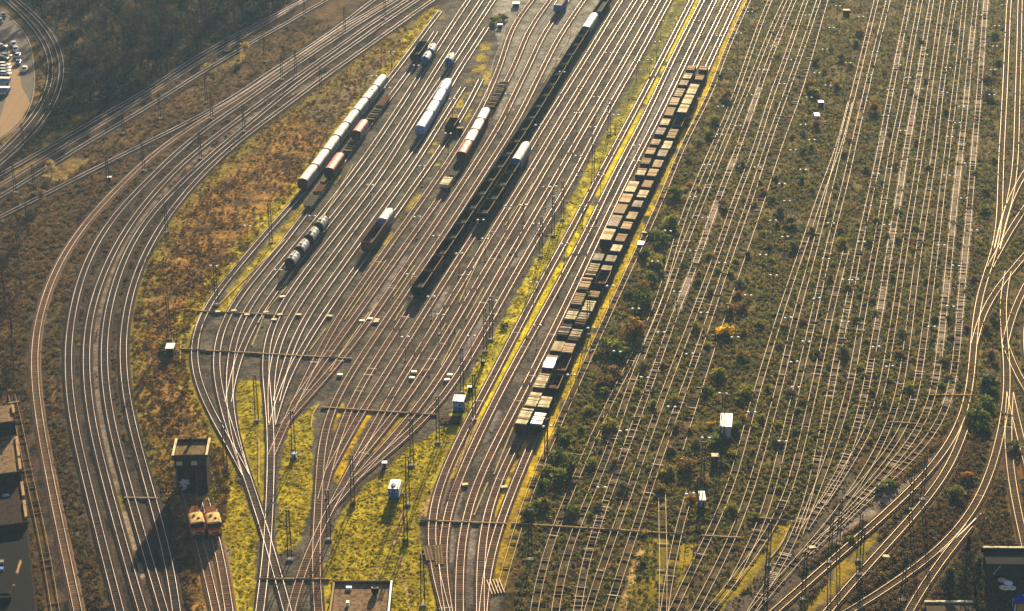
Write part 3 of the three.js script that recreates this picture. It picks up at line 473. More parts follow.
{
  // gently uneven near sheet, and one far sheet below it that reaches the horizon
  const n = 220, g = new THREE.PlaneGeometry(GW, GD, n, n).rotateX(-Math.PI / 2).translate(0, 0, (GZ0 + GZ1) / 2), P = g.attributes.position, U = g.attributes.uv;
  for (let i = 0; i < P.count; i++) { const x = P.getX(i), z = P.getZ(i); P.setY(i, -0.09 + 0.11 * fbm(x / 5, z / 5, 2)); U.setXY(i, (x + GX) / GW, (z - GZ1) / GD); }
  g.computeVertexNormals();
  struct('ground', g, new THREE.MeshPhysicalMaterial({ map: gtex, roughness: 1, specularIntensity: 0.04 }));
  const far = new THREE.PlaneGeometry(16000, 16000).rotateX(-Math.PI / 2).translate(0, -0.25, -3000), fu = far.attributes.uv; for (let i = 0; i < fu.count; i++) fu.setXY(i, fu.getX(i) * 16000, fu.getY(i) * 16000);
  struct('terrain', far, std(0.09, 0.07, 0.04, { map: dataTex(512, (u, v) => { const a = fbm(u * 24, v * 24, 5); return [0.4 + a, 0.42 + a * 0.95, 0.4 + a * 0.8]; }, 1 / 90), roughness: 1 }));
}
const inMask = (m, p) => { const [u, v] = toMask(p); if (u < 0 || v < 0 || u >= MN || v >= MN) return 0; return m[(v | 0) * MN + (u | 0)]; };
const roadMask = polyMask([-60, 6, 2, 10, 14, 20, 24, 31, 31, 44, 35, 58, 36, 74, 36, 90, 32, 106, 22, 124, 8, 138, 0, 144, -60, 172]), seMask = layers[1].mask, botMask = layers[2].mask;
const fieldMask = layers[0].mask, woodMask = layers[3].mask, meadowMask = layers[4].mask, scrubMask = layers[6].mask;
const rustMask = bandMask(...Object.values(tracks).map((t) => [t.q, /field|debris/.test(t.style) ? 0.85 : 1.6, 0.3]));
const trackMask = bandMask(...Object.values(tracks).map((t) => [t.q, 1.6, 0.5]));
// ---------- freight wagons ----------
// every builder returns a Group whose local +z end faces the camera; L is the length over the buffers
const cache = {};
function proto(key, fn) { return cache[key] ? cache[key].clone() : (cache[key] = fn()); }
const wheelGeo = (x, z) => new THREE.CylinderGeometry(0.46, 0.46, 0.13, 12).rotateZ(Math.PI / 2).translate(x, 0.84, z);
function running(g, L, long) {
  const f = L - 1.2;
  part('chassis', [box(0.22, 0.32, f, -1.05, 1.0, 0), box(0.22, 0.32, f, 1.05, 1.0, 0), box(2.5, 0.34, 0.22, 0, 1.0, f / 2), box(2.5, 0.34, 0.22, 0, 1.0, -f / 2), box(1.9, 0.2, f * 0.25, 0, 0.72, 0)], M.steelDark, g);
  const ax = long ? [f / 2 - 1.2, f / 2 - 3.0, -f / 2 + 1.2, -f / 2 + 3.0] : [f * 0.3, -f * 0.3];
  for (const z of ax) part('wheelset', [wheelGeo(-0.75, z), wheelGeo(0.75, z), new THREE.CylinderGeometry(0.09, 0.09, 1.5, 6).rotateZ(Math.PI / 2).translate(0, 0.84, z), box(0.12, 0.3, 0.5, -1.0, 0.72, z), box(0.12, 0.3, 0.5, 1.0, 0.72, z)], M.wheel, g);
  for (const s of [-1, 1]) for (const x of [-0.87, 0.87]) part('buffer', [new THREE.CylinderGeometry(0.09, 0.11, 0.5, 7).rotateX(Math.PI / 2).translate(x, 1.17, s * (f / 2 + 0.3)), new THREE.CylinderGeometry(0.23, 0.23, 0.06, 9).rotateX(Math.PI / 2).translate(x, 1.17, s * (f / 2 + 0.56))], M.wheel, g);
}
// hood or sliding-wall wagon with a barrel roof
function hoodWagon(L, roofM, sideM, endM, bandM) {
  const g = new THREE.Group(), b = L - 0.75; running(g, L, L > 11);
  const arc = []; for (let i = 0; i <= 10; i++) { const a = Math.PI * i / 10; arc.push([1.46 * Math.cos(a), 3.35 + 0.9 * Math.sin(a)]); }
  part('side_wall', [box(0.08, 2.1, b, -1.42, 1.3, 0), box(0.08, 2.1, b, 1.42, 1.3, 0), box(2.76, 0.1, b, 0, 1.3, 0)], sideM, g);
  part('roof', prism(arc, b - 0.06), roofM, g);
  const ends = arc.map(([x, y]) => [x * 1.015, y + 0.02]); ends.push([-1.48, 1.28], [1.48, 1.28]);
  for (const s of [-1, 1]) part('end_wall', [prism(ends, 0.1).translate(0, 0, s * (b / 2 + 0.02)), box(0.1, 2.3, 0.1, -0.7, 1.4, s * (b / 2 + 0.11)), box(0.1, 2.3, 0.1, 0.7, 1.4, s * (b / 2 + 0.11))], endM, g);
  const ribs = [], n = Math.round(b / 1.9); for (let i = 0; i <= n; i++) for (const x of [-1.48, 1.48]) ribs.push(box(0.06, 2.0, 0.12, x, 1.35, -b / 2 + 0.15 + i * (b - 0.3) / n));
  part('side_posts', ribs, sideM, g);
  // raised seams over the roof
  const band = arc.map(([x, y]) => [x * 1.02, y + 0.025]); for (const z of bandM ? [b / 2 - 0.25, -b / 2 + 0.25] : [b / 2 - 0.2, 0, -b / 2 + 0.2]) part('roof_band', prism(band, bandM ? 0.45 : 0.14).translate(0, 0, z), bandM || roofM, g);
  return g;
}
function tankWagon(L, tankM, endM, dirty) {
  const g = new THREE.Group(), b = L - 1.6, r = 1.36, y = 2.72; running(g, L, L > 11);
  const pr = []; for (let i = 0; i <= 5; i++) { const a = Math.PI / 2 * i / 5; pr.push(new THREE.Vector2(r * Math.sin(a), -b / 2 + 0.55 - 0.55 * Math.cos(a))); }
  for (let i = 5; i >= 0; i--) { const a = Math.PI / 2 * i / 5; pr.push(new THREE.Vector2(r * Math.sin(a), b / 2 - 0.55 + 0.55 * Math.cos(a))); }
  part('tank', new THREE.LatheGeometry(pr, 20).rotateX(Math.PI / 2).translate(0, y, 0), tankM, g);
  const cap = []; for (let i = 0; i <= 5; i++) { const a = Math.PI / 2 * i / 5; cap.push(new THREE.Vector2(1.012 * r * Math.sin(a) + 0.001, b / 2 - 0.53 + 0.56 * Math.cos(a))); } cap.push(new THREE.Vector2(r * 1.012, b / 2 - 0.95));
  const capG = new THREE.LatheGeometry(cap, 20).rotateX(Math.PI / 2).translate(0, y, 0);
  part('tank_end', capG, endM, g); part('tank_end', capG.clone().rotateY(Math.PI), endM, g);
  if (dirty) for (const z of [b * 0.1, -b * 0.22, b * 0.3]) part('spill_band', new THREE.CylinderGeometry(r * 1.008, r * 1.008, rr(0.5, 1.1), 20, 1, true, -1.1, 2.2).rotateX(-Math.PI / 2).translate(0, y, z), M.steelGrey, g);
  part('saddle', [-b * 0.36, b * 0.36].map((z) => box(2.2, 0.6, 0.5, 0, 1.3, z)), M.steelDark, g);
  part('catwalk', [box(0.6, 0.06, b * 0.8, 0, y + r + 0.1, 0), box(0.05, 0.1, b * 0.8, -0.28, y + r, 0), box(0.05, 0.1, b * 0.8, 0.28, y + r, 0)], M.steelGrey, g);
  part('manhole', [cyl(0.42, 0.42, 0.35, 12, 0, y + r - 0.05, 0.9), cyl(0.3, 0.3, 0.1, 10, 0, y + r + 0.3, 0.9)], tankM, g);
  part('ladder', [-0.2, 0.2].map((x) => box(0.05, 2.9, 0.05, x, 1.25, b / 2 + 0.12)).concat([0, 1, 2, 3, 4, 5].map((i) => box(0.4, 0.04, 0.04, 0, 1.5 + i * 0.45, b / 2 + 0.12))), M.steelDark, g);
  return g;
}
// open wagon: ribbed walls round a hollow, with or without a load
function openWagon(L, wallM, h, load, loadM, heap = 0) {
  const g = new THREE.Group(), b = L - 0.9; running(g, L, L > 11);
  const post = []; const n = Math.round(b / 1.5);
  for (let i = 0; i <= n; i++) for (const x of [-1.5, 1.5]) post.push(box(0.12, h - 0.1, 0.16, x, 1.28, -b / 2 + 0.1 + i * (b - 0.2) / n));
  part('floor', box(2.8, 0.12, b, 0, 1.3, 0), M.black, g);
  for (const x of [-1.41, 1.41]) { part('side_wall', box(0.08, h, b, x, 1.3, 0), wallM, g); part('top_rail', box(0.14, 0.1, b, x, 1.3 + h, 0), x > 0 ? M.tan : wallM, g); }
  for (const s of [-1, 1]) part('end_wall', [box(2.74, h, 0.08, 0, 1.3, s * (b / 2 - 0.04)), box(2.9, 0.12, 0.14, 0, 1.3 + h, s * (b / 2 - 0.04)), box(0.14, h, 0.1, 0.6, 1.3, s * (b / 2 + 0.05)), box(0.14, h, 0.1, -0.6, 1.3, s * (b / 2 + 0.05))], wallM, g);
  part('side_posts', post, wallM, g);
  if (load) {
    const w = 12, d = Math.round(b * 2), p = new THREE.PlaneGeometry(2.72, b - 0.2, w, d).rotateX(-Math.PI / 2), P = p.attributes.position, U = p.attributes.uv, o = rr(0, 90);
    for (let i = 0; i < P.count; i++) { const x = P.getX(i), z = P.getZ(i); P.setY(i, 1.3 + h * load + heap * Math.cos(x / 1.5) * (0.6 + 0.6 * vn(z / 1.7 + o, 1)) + 0.3 * (vn(x * 2.2 + o, z * 2.2) - 0.5)); U.setXY(i, x, z); }
    p.computeVertexNormals(); part('load', p, loadM, g);
  }
  return g;
}
// flat wagon; its deck may carry stakes, planks or a crate-like cargo
function flatWagon(L, cargo) {
  const g = new THREE.Group(), b = L - 0.9; running(g, L, L > 11);
  part('deck', cargo === 'skeleton' ? [box(0.5, 0.14, b, -0.9, 1.34, 0), box(0.5, 0.14, b, 0.9, 1.34, 0), box(0.4, 0.14, b, 0, 1.34, 0)] : [box(2.75, 0.12, b, 0, 1.34, 0)], cargo === 'plate' ? M.tan : M.steelDark, g);
  const stakes = []; for (let i = 0; i < 5; i++) for (const x of [-1.36, 1.36]) stakes.push(box(0.1, 0.75, 0.14, x, 1.35, -b / 2 + 0.4 + i * (b - 0.8) / 4)); part('stakes', stakes, M.steelGrey, g);
  if (cargo === 'skeleton') for (let i = 0; i < 5; i++) part('cross_beam', box(2.7, 0.22, 0.38, 0, 1.5, -b / 2 + 0.5 + i * (b - 1) / 4), i % 2 ? M.timberDark : M.duct, g);
  if (cargo === 'pipes') for (let i = 0; i < 4; i++) part('pipe', new THREE.CylinderGeometry(0.25, 0.25, b * 0.86, 10).rotateX(Math.PI / 2).translate(-0.9 + i * 0.6, 1.72, rr(-0.2, 0.2)), M.rust, g);
  if (cargo === 'plate') part('cargo_board', [box(2.7, 0.9, b - 0.5, 0, 1.46, 0), box(2.8, 0.08, 0.3, 0, 2.36, b * 0.3), box(2.8, 0.08, 0.3, 0, 2.36, -b * 0.3)], M.tanLight, g);
  return g;
}
// low wagon piled with sawn timber or sleepers laid across
function timberWagon(L, n, top, m1, m2, wallM, gap) {
  const g = new THREE.Group(), b = (L - 1.5) * 0.92; running(g, L, false);
  part('floor', box(2.75, 0.12, b, 0, 1.3, 0), M.steelDark, g);
  for (const s of [-1, 1]) part('end_wall', [box(2.75, top - 1.5, 0.1, 0, 1.3, s * (b / 2)), box(0.12, top - 1.5, 0.14, 0.8, 1.3, s * (b / 2 + 0.1)), box(0.12, top - 1.5, 0.14, -0.8, 1.3, s * (b / 2 + 0.1))], wallM, g);
  for (const x of [-1.36, 1.36]) part('side_wall', box(0.07, 0.8, b, x, 1.3, 0), M.steelDark, g);
  part('lower_stack', box(2.5, top - 1.75, b - 0.5, 0, 1.42, 0), M.timberDark, g);
  const w = (b - 0.35) / n;
  for (let i = 0; i < n; i++) part('beam', box(rr(2.5, 2.75), rr(0.26, 0.4), w * (1 - gap), rr(-0.06, 0.06), top - 0.34, -b / 2 + 0.18 + (i + 0.5) * w, rr(-0.012, 0.012)), gap > 0.45 ? M.cleanWhite : pick([m1, m1, m1, m2]), g);
  return g;
}
// high square crate wagon under pale boards
function crateWagon(L, roofM, sideM) {
  const g = new THREE.Group(), b = L - 0.5; running(g, L, false);
  part('side_wall', [box(0.09, 2.5, b, -1.42, 1.3, 0), box(0.09, 2.5, b, 1.42, 1.3, 0)], sideM, g);
  for (const s of [-1, 1]) part('end_wall', [box(2.75, 2.5, 0.1, 0, 1.3, s * (b / 2 - 0.05)), box(0.12, 2.4, 0.08, 0, 1.35, s * (b / 2 + 0.04))], M.steelDark, g);
  const n = 4; for (let i = 0; i < n; i++) part('roof_panel', box(2.95, 0.12, b / n - 0.06, 0, 3.8 + rr(0, 0.06), -b / 2 + (i + 0.5) * b / n), i === 1 ? M.tan : roofM, g);
  const posts = []; for (let i = 0; i <= 5; i++) for (const x of [-1.5, 1.5]) posts.push(box(0.08, 2.4, 0.12, x, 1.32, -b / 2 + 0.1 + i * (b - 0.2) / 5)); part('side_posts', posts, sideM, g);
  return g;
}
// puts a wagon on a track between two picture rows read at its roof height h
function wagon(trackId, yFront, yBack, h, make, name, label, group, key) {
  const a = onTrack(trackId, zAt(yFront, h)), b = onTrack(trackId, zAt(yBack, h)), L = Math.max(4, Math.round(a.p.distanceTo(b.p) * 5) / 5);
  const o = proto(key + ':' + L, () => make(L)); o.name = numbered(name);
  o.position.copy(a.p).add(b.p).multiplyScalar(0.5); o.position.y = 0.0; const d = a.p.clone().sub(b.p); o.rotation.y = Math.atan2(d.x, d.z);
  delete o.userData.label; scene.add(shade(o)); tag(o, label, /tank/.test(name) ? 'tank wagon' : /locomotive/.test(name) ? 'locomotive' : 'freight wagon', group);
  o.traverse((m) => { if (m !== o) delete m.userData.label; });
  o.position.y = 0.02;
  return o;
}
const spans = (list) => list.slice(1).map((b, i) => [list[i], b]);
// white hood train at the meadow
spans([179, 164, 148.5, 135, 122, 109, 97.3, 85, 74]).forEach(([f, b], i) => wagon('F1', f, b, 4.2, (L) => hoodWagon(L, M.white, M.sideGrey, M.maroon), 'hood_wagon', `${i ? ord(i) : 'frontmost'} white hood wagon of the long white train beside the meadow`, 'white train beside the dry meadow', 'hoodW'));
// mixed train beside it
const mx = 'short mixed train of flat and red wagons';
wagon('F2', 206, 194, 1.6, (L) => flatWagon(L, 'plain'), 'flat_wagon', 'empty dark flat wagon at the front of the mixed red train', mx, 'flatA');
wagon('F2', 193, 180.5, 1.8, (L) => flatWagon(L, 'pipes'), 'flat_wagon', 'dark flat wagon carrying grey pipes, right before the front red wagon', mx, 'flatP');
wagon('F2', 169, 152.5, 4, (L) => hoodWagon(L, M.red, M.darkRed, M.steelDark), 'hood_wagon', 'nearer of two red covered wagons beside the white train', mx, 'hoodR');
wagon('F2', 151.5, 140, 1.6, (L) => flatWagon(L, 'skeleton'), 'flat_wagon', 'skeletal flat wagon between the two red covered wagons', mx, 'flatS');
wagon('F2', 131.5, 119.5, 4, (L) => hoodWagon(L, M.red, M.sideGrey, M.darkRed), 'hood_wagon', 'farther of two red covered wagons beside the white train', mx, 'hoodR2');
wagon('F2', 120, 108.5, 1.6, (L) => flatWagon(L, 'skeleton'), 'flat_wagon', 'skeletal flat wagon right behind the farther red wagon', mx, 'flatS');
wagon('F2', 107.5, 94.5, 1.6, (L) => flatWagon(L, 'pipes'), 'flat_wagon', 'last flat wagon of the mixed train, beside the white train end', mx, 'flatP');
wagon('F2', 55, 41.5, 3.3, (L) => openWagon(L, M.black, 2.1, 0.1, M.black), 'open_wagon', 'black open wagon standing left of the blue-ended tank pair', undefined, 'openB');
// stained tank train
spans([260.5, 248.5, 236.6, 224.5, 213]).forEach(([f, b], i) => wagon('F4', f, b, 4.1, (L) => tankWagon(L, M.white, M.steelDark, true), 'tank_wagon', `${['frontmost', 'second', 'third', 'last'][i]} stained white tank wagon in the short row of four`, 'row of four stained tank wagons', 'tankD' + i));
// blue-ended tanks
wagon('F3', 57.5, 49.6, 4.1, (L) => tankWagon(L, M.white, M.blue), 'tank_wagon', 'front blue-ended white tank wagon of the pair at top left', 'pair of blue-ended tank wagons', 'tankB');
wagon('F3', 49.6, 41.8, 4.1, (L) => tankWagon(L, M.white, M.blue), 'tank_wagon', 'rear tank wagon of the blue-ended pair at top left', 'pair of blue-ended tank wagons', 'tankB');
wagon('F5', 59, 51.5, 4.1, (L) => tankWagon(L, M.white, M.blue), 'tank_wagon', 'single white tank wagon with blue end, right of the pair', undefined, 'tankB');
// white and blue train
spans([125.8, 110, 99.3, 88, 78]).forEach(([f, b], i) => wagon('F6', f, b, 4.2, (L) => hoodWagon(L, M.cleanWhite, M.paleBlue, M.paleBlue, M.paleBlue), 'hood_wagon', `${['frontmost', 'second', 'third', 'rearmost'][i]} white hood wagon with pale blue bands`, 'white train with blue bands', 'hoodB'));
// lone pieces
wagon('F8', 219, 208, 4.1, (L) => hoodWagon(L, M.white, M.sideGrey, M.paleBlue), 'hood_wagon', 'lone white covered wagon coupled behind a black open wagon', undefined, 'hoodL');
wagon('F8', 243.5, 219.5, 3.4, (L) => openWagon(L, M.rust, 2.2, 0.05, M.black), 'open_wagon', 'black open wagon with sunlit tan inner wall, before the white wagon', undefined, 'openT');
wagon('F8', 126.5, 117.5, 3.2, (L) => openWagon(L, M.black, 1.9, 0.3, M.black), 'open_wagon', 'small black open wagon among yellow grass strips', undefined, 'openS');
// red and white train
const rw = 'red and white covered train with flat wagons';
wagon('F10', 185, 176, 2.4, (L) => flatWagon(L, 'plate'), 'flat_wagon', 'flat wagon with a tan cargo board, front of the red-white train', rw, 'flatT');
wagon('F10', 175.5, 160.5, 1.6, (L) => flatWagon(L, 'plain'), 'flat_wagon', 'dark empty flat wagon between the tan cargo and the red hood', rw, 'flatA');
wagon('F10', 152, 139.7, 4.2, (L) => hoodWagon(L, M.red, M.darkRed, M.darkRed), 'hood_wagon', 'red covered wagon leading three white ones', rw, 'hoodR');
spans([139.7, 128.6, 117.7, 107]).forEach(([f, b], i) => wagon('F10', f, b, 4.2, (L) => hoodWagon(L, M.cleanWhite, M.darkRed, M.darkRed, M.red), 'hood_wagon', `${ord(i)} white covered wagon with red bands, behind the red one`, rw, 'hoodRW'));
spans([107, 98, 89, 80.5]).forEach(([f, b], i) => wagon('F10', f, b, 1.7, (L) => flatWagon(L, 'skeleton'), 'flat_wagon', `${ord(i)} skeletal flat wagon behind the red-banded white wagons`, rw, 'flatS'));
wagon('F11', 5.5, -4, 3.6, (L) => openWagon(L, M.blue, 2.3, 0.8, M.sand), 'open_wagon', 'blue open wagon cut by the top edge of the picture', undefined, 'openBl');
// long black coal trains
{
  const zf = zAt(288, 3.3), zb = zAt(27, 3.3), tr = 'long black coal train down the middle';
  const n = 21, ys = []; for (let i = 0; i <= n; i++) { const z = zf + (zb - zf) * i / n; ys.push(z); }
  const rowOf = (z, h) => { const v = V(0, h, z).project(camera); return (1 - v.y) / 2 * H; };
  for (let i = 0; i < n; i++) wagon('F13', rowOf(ys[i], 3.3), rowOf(ys[i + 1], 3.3), 3.3, (L) => openWagon(L, i === 1 ? M.rust : M.black, 2.0, i === 1 ? 0.05 : 0.25, M.black, 0.25), 'coal_wagon', `${i ? ord(i) : 'frontmost'} black coal wagon of the longest dark train`, tr, i === 1 ? 'coalE' : 'coal');
  wagon('F13', 26.5, 12.5, 4.2, (L) => hoodWagon(L, M.cleanWhite, M.sideGrey, M.steelGrey), 'hood_wagon', 'white covered wagon within the long dark train, near the top edge', undefined, 'hoodT');
  wagon('F13', 12, -5, 3.3, (L) => openWagon(L, M.black, 2.0, 0.25, M.black, 0.25), 'coal_wagon', 'dark coal wagon behind the white one, cut by the top edge', undefined, 'coal');
  const zf2 = zAt(214, 3.3), zb2 = zAt(160, 3.3);
  for (let i = 0; i < 4; i++) wagon('F14', rowOf(zf2 + (zb2 - zf2) * i / 4, 3.3), rowOf(zf2 + (zb2 - zf2) * (i + 1) / 4, 3.3), 3.3, (L) => openWagon(L, M.black, 2.0, 0.25, M.black, 0.25), 'coal_wagon', `${i ? ord(i) : 'frontmost'} black coal wagon of the shorter dark train at right`, 'short black coal train', 'coal');
  wagon('F14', 159, 141.5, 4.1, (L) => hoodWagon(L, M.white, M.sideGrey, M.blue), 'hood_wagon', 'white covered wagon at the rear of the shorter dark train', undefined, 'hoodE');
}
// two timber trains beside the overgrown field
const loads = [M.tanLight, M.timber, M.tan, std(0.5, 0.44, 0.36, { map: grime }), std(0.7, 0.58, 0.42, { map: rusty })];
const TL = [[424, 408.5], [405, 391], [387, 373], [368.5, 355.5], [350.5, 340], [335.5, 323.5], [318.5, 307], [304, 292.5], [290, 277.5], [274.5, 262.5], [260.5, 253], [240, 228.5], [226.5, 215], [213.5, 204], [202.5, 193.5], [192, 181], [174, 167], [163.5, 157.5], [154.5, 148], [144, 138], [134.5, 127.6], [124, 117.5], [115, 107], [105.5, 98], [95.5, 88], [85.5, 80], [77.5, 72], [70, 65]];
const TR = [[424, 411], [407.5, 396], [388, 376], [370, 357], [353.5, 343], [340, 328], [324.5, 312], [310, 299], [297, 290], [283, 272], [270, 264], [262, 255], [250.5, 243], [241, 233], [229.5, 222], [218.5, 210.6], [207, 200], [196.5, 189], [187, 179.6], [176.5, 169], [166.5, 159], [156.5, 149.6], [147.5, 140], [137.5, 129], [126, 118], [112.5, 104.5], [104, 94.5], [94, 84], [79.5, 74.5], [70.5, 66.5]];
TL.forEach(([f, b], i) => {
  const crate = i >= 11 && i <= 15, e = crate ? 0.2 : (f - b) * 0.15, lab = `${i ? ord(i) : 'frontmost'} ${crate ? 'tall tan crate' : i === 3 ? 'pale topped' : 'timber laden'} wagon of the left timber train`;
  const k = (i * 7 + 3) % 5; if (crate) wagon('H4', f, b, 3.9, (L) => crateWagon(L, loads[[0, 4, 3, 0, 2][k]], M.timberDark), 'crate_wagon', lab, 'left timber train', 'crateL' + k);
  else wagon('H4', f + e, b - e, 3.0, (L) => timberWagon(L, i < 3 ? 9 : 5 + k % 3, 2.7 + 0.12 * k, i === 3 ? M.cleanWhite : i < 3 ? M.tanLight : loads[k], i > 4 && i < 10 ? M.timberDark : M.tan, i < 3 ? M.maroon : M.steelDark, i > 4 && i < 10 ? 0.42 : 0.1), 'timber_wagon', lab, 'left timber train', 'timL' + (i < 3 ? 'a' : i === 3 ? 'w' : i > 4 && i < 10 ? 'g' : 'p') + k);
});
TR.forEach(([f, b], i) => {
  const crate = i >= 25 && i <= 27, low = i === 2 || i === 3 || i === 9 || i === 24, e = crate ? 0.2 : (f - b) * 0.15, k = (i * 7 + 1) % 5;
  const lab = `${i ? ord(i) : 'frontmost'} ${crate ? 'tall tan crate' : low ? 'emptied dark' : i === 0 ? 'white slatted' : 'timber laden'} wagon of the right timber train`;
  if (crate) wagon('H5', f, b, 3.9, (L) => crateWagon(L, M.tanLight, M.timberDark), 'crate_wagon', lab, 'right timber train', 'crateR' + k);
  else if (low) wagon('H5', f + e, b - e, 2.4, (L) => openWagon(L, M.steelDark, 1.2, 0.12, M.rust), 'open_wagon', lab, 'right timber train', 'lowR');
  else wagon('H5', f + e, b - e, 3.0, (L) => timberWagon(L, i === 0 ? 6 : 5 + k % 3, 2.7 + 0.12 * k, i === 0 ? M.cleanWhite : i === 1 ? M.tanLight : loads[k], i === 0 ? M.steelDark : i > 3 && i < 9 ? M.timberDark : M.tan, M.steelDark, i === 0 ? 0.5 : i > 3 && i < 9 ? 0.42 : 0.1), 'timber_wagon', lab, 'right timber train', 'timR' + (i === 0 ? 'w' : i > 3 && i < 9 ? 'g' : i === 1 || i > 11 ? 'p' : 't') + k);
});
// two red shunting engines by the tower
function engine() {
  const g = new THREE.Group(); running(g, 9.4, false);
  part('body', [box(2.7, 1.5, 7.6, 0, 1.3, 0), box(2.72, 0.25, 7.9, 0, 1.2, 0)], M.red, g);
  part('hood', [box(1.9, 1.0, 3.0, 0, 2.75, -2.2), box(2.0, 0.12, 3.1, 0, 3.7, -2.2)], M.rust, g);
  const roofArc = []; for (let i = 0; i <= 8; i++) { const a = Math.PI * i / 8; roofArc.push([1.48 * Math.cos(a), 3.85 + 0.4 * Math.sin(a)]); }
  const cab = part('cab', [box(2.66, 1.1, 3.6, 0, 2.75, 1.6)], M.darkRed, g);
  for (const s of [-1, 1]) part('window', box(1.1, 0.7, 0.06, s * 0.65, 3.0, 3.42), M.glass, cab);
  for (const s of [-1, 1]) part('side_window', box(0.06, 0.65, 2.2, s * 1.34, 3.05, 1.6), M.glass, cab);
  part('roof', prism(roofArc, 4.0).translate(0, 0, 1.5), std(0.75, 0.52, 0.22, { map: grime }), g);
  part('roof_vent', [cyl(0.28, 0.24, 0.3, 10, -0.4, 4.15, 0.9), box(0.5, 0.2, 0.6, 0.4, 4.15, 2.1)], M.steelDark, g);
  part('front_stripe', box(2.74, 0.22, 0.05, 0, 2.1, 3.83), M.yellow, g);
  for (const s of [-1, 1]) part('headlight', new THREE.CylinderGeometry(0.16, 0.16, 0.1, 10).rotateX(Math.PI / 2).translate(s * 0.95, 1.9, 3.86), M.cleanWhite, g);
  part('handrail', [-1.3, 1.3].map((x) => bar(V(x, 1.3, 3.95), V(x, 2.7, 3.95), 0.05)), M.yellow, g);
  return g;
}
wagon('W1', 520, 507, 4.2, engine, 'shunting_locomotive', 'left red shunting engine with cream roof below the signal tower', undefined, 'eng');
wagon('W2', 520, 507, 4.2, engine, 'shunting_locomotive', 'right red shunting engine with cream roof below the signal tower', undefined, 'eng');
// ---------- buildings and huts ----------
// base centre seen at (px, py); local +z faces the camera
const spot = (px, py) => at(px, py, 0);
{ // signal tower
  const p = spot(192, 494), t = thing('signal_tower', 'dark brick signal tower with parapet roof and window band above two red engines', 'tower', V(p.x, 0, p.z - 3.4), 0.04);
  const w = 6.6, d = 6.4, h = 9.2;
  part('wall', [box(w, h - 2.6, d), box(w + 0.5, 0.25, d + 0.5, 0, h - 2.6, 0), box(w + 0.3, 0.9, d + 0.3, 0, h - 1.15, 0)], M.brick, t);
  const cab = part('window_band', [box(w + 0.1, 1.25, d + 0.1, 0, h - 2.38, 0)], M.steelDark, t);
  for (let i = 0; i < 4; i++) part('window', box(1.25, 0.95, 0.08, -w / 2 + 0.95 + i * 1.57, h - 2.2, d / 2 + 0.08), i === 0 || i === 2 ? std(0.5, 0.5, 0.42, { roughness: 0.4 }) : M.glass, cab);
  part('roof', [box(w + 0.1, 0.1, d + 0.1, 0, h - 0.22, 0)], std(0.2, 0.14, 0.05, { map: grime }), t);
  for (const [bw, bd, x, z] of [[0.35, d + 0.9, -w / 2 - 0.25, 0], [0.35, d + 0.9, w / 2 + 0.25, 0], [w + 0.1, 0.3, 0, -d / 2 - 0.3], [w + 0.1, 0.3, 0, d / 2 + 0.3]]) part('parapet', box(bw, 0.65, bd, x, h - 0.2, z), M.brick, t);
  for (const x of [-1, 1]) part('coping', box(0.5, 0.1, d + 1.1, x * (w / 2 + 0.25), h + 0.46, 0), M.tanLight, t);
  part('chimney', [box(0.6, 1.3, 0.6, -0.4, h - 0.1, -d / 2 + 0.4), box(0.75, 0.15, 0.75, -0.4, h + 1.2, -d / 2 + 0.4)], M.steelDark, t);
  part('door', box(1.1, 2.2, 0.08, 1.9, 0, d / 2 + 0.03), M.steelDark, t);
  // painted scrawl on the wall
  const blob = []; for (let i = 0; i < 22; i++) blob.push(box(rr(0.2, 0.9), rr(0.2, 0.7), 0.012, -1.9 + rr(-0.75, 0.75) + 0.3, 0.8 + rr(0, 2.6), d / 2 + 0.006 + i * 0.002)); part('graffiti', blob, std(0.4, 0.44, 0.46), t);
  part('drainpipe', [bar(V(1.0, 0, d / 2 + 0.12), V(1.1, h - 2.7, d / 2 + 0.12), 0.08), bar(V(-w / 2 + 0.3, 0, d / 2 + 0.12), V(-w / 2 + 0.3, h - 3, d / 2 + 0.12), 0.1)], M.steelGrey, t);
  for (const x of [-1.6, 1.6]) part('stair_rail', bar(V(w / 2 + 0.4, h - 3, 0), V(w / 2 + 2.2, 0.2, 3.2 + x * 0.3), 0.06), M.steelGrey, t);
}
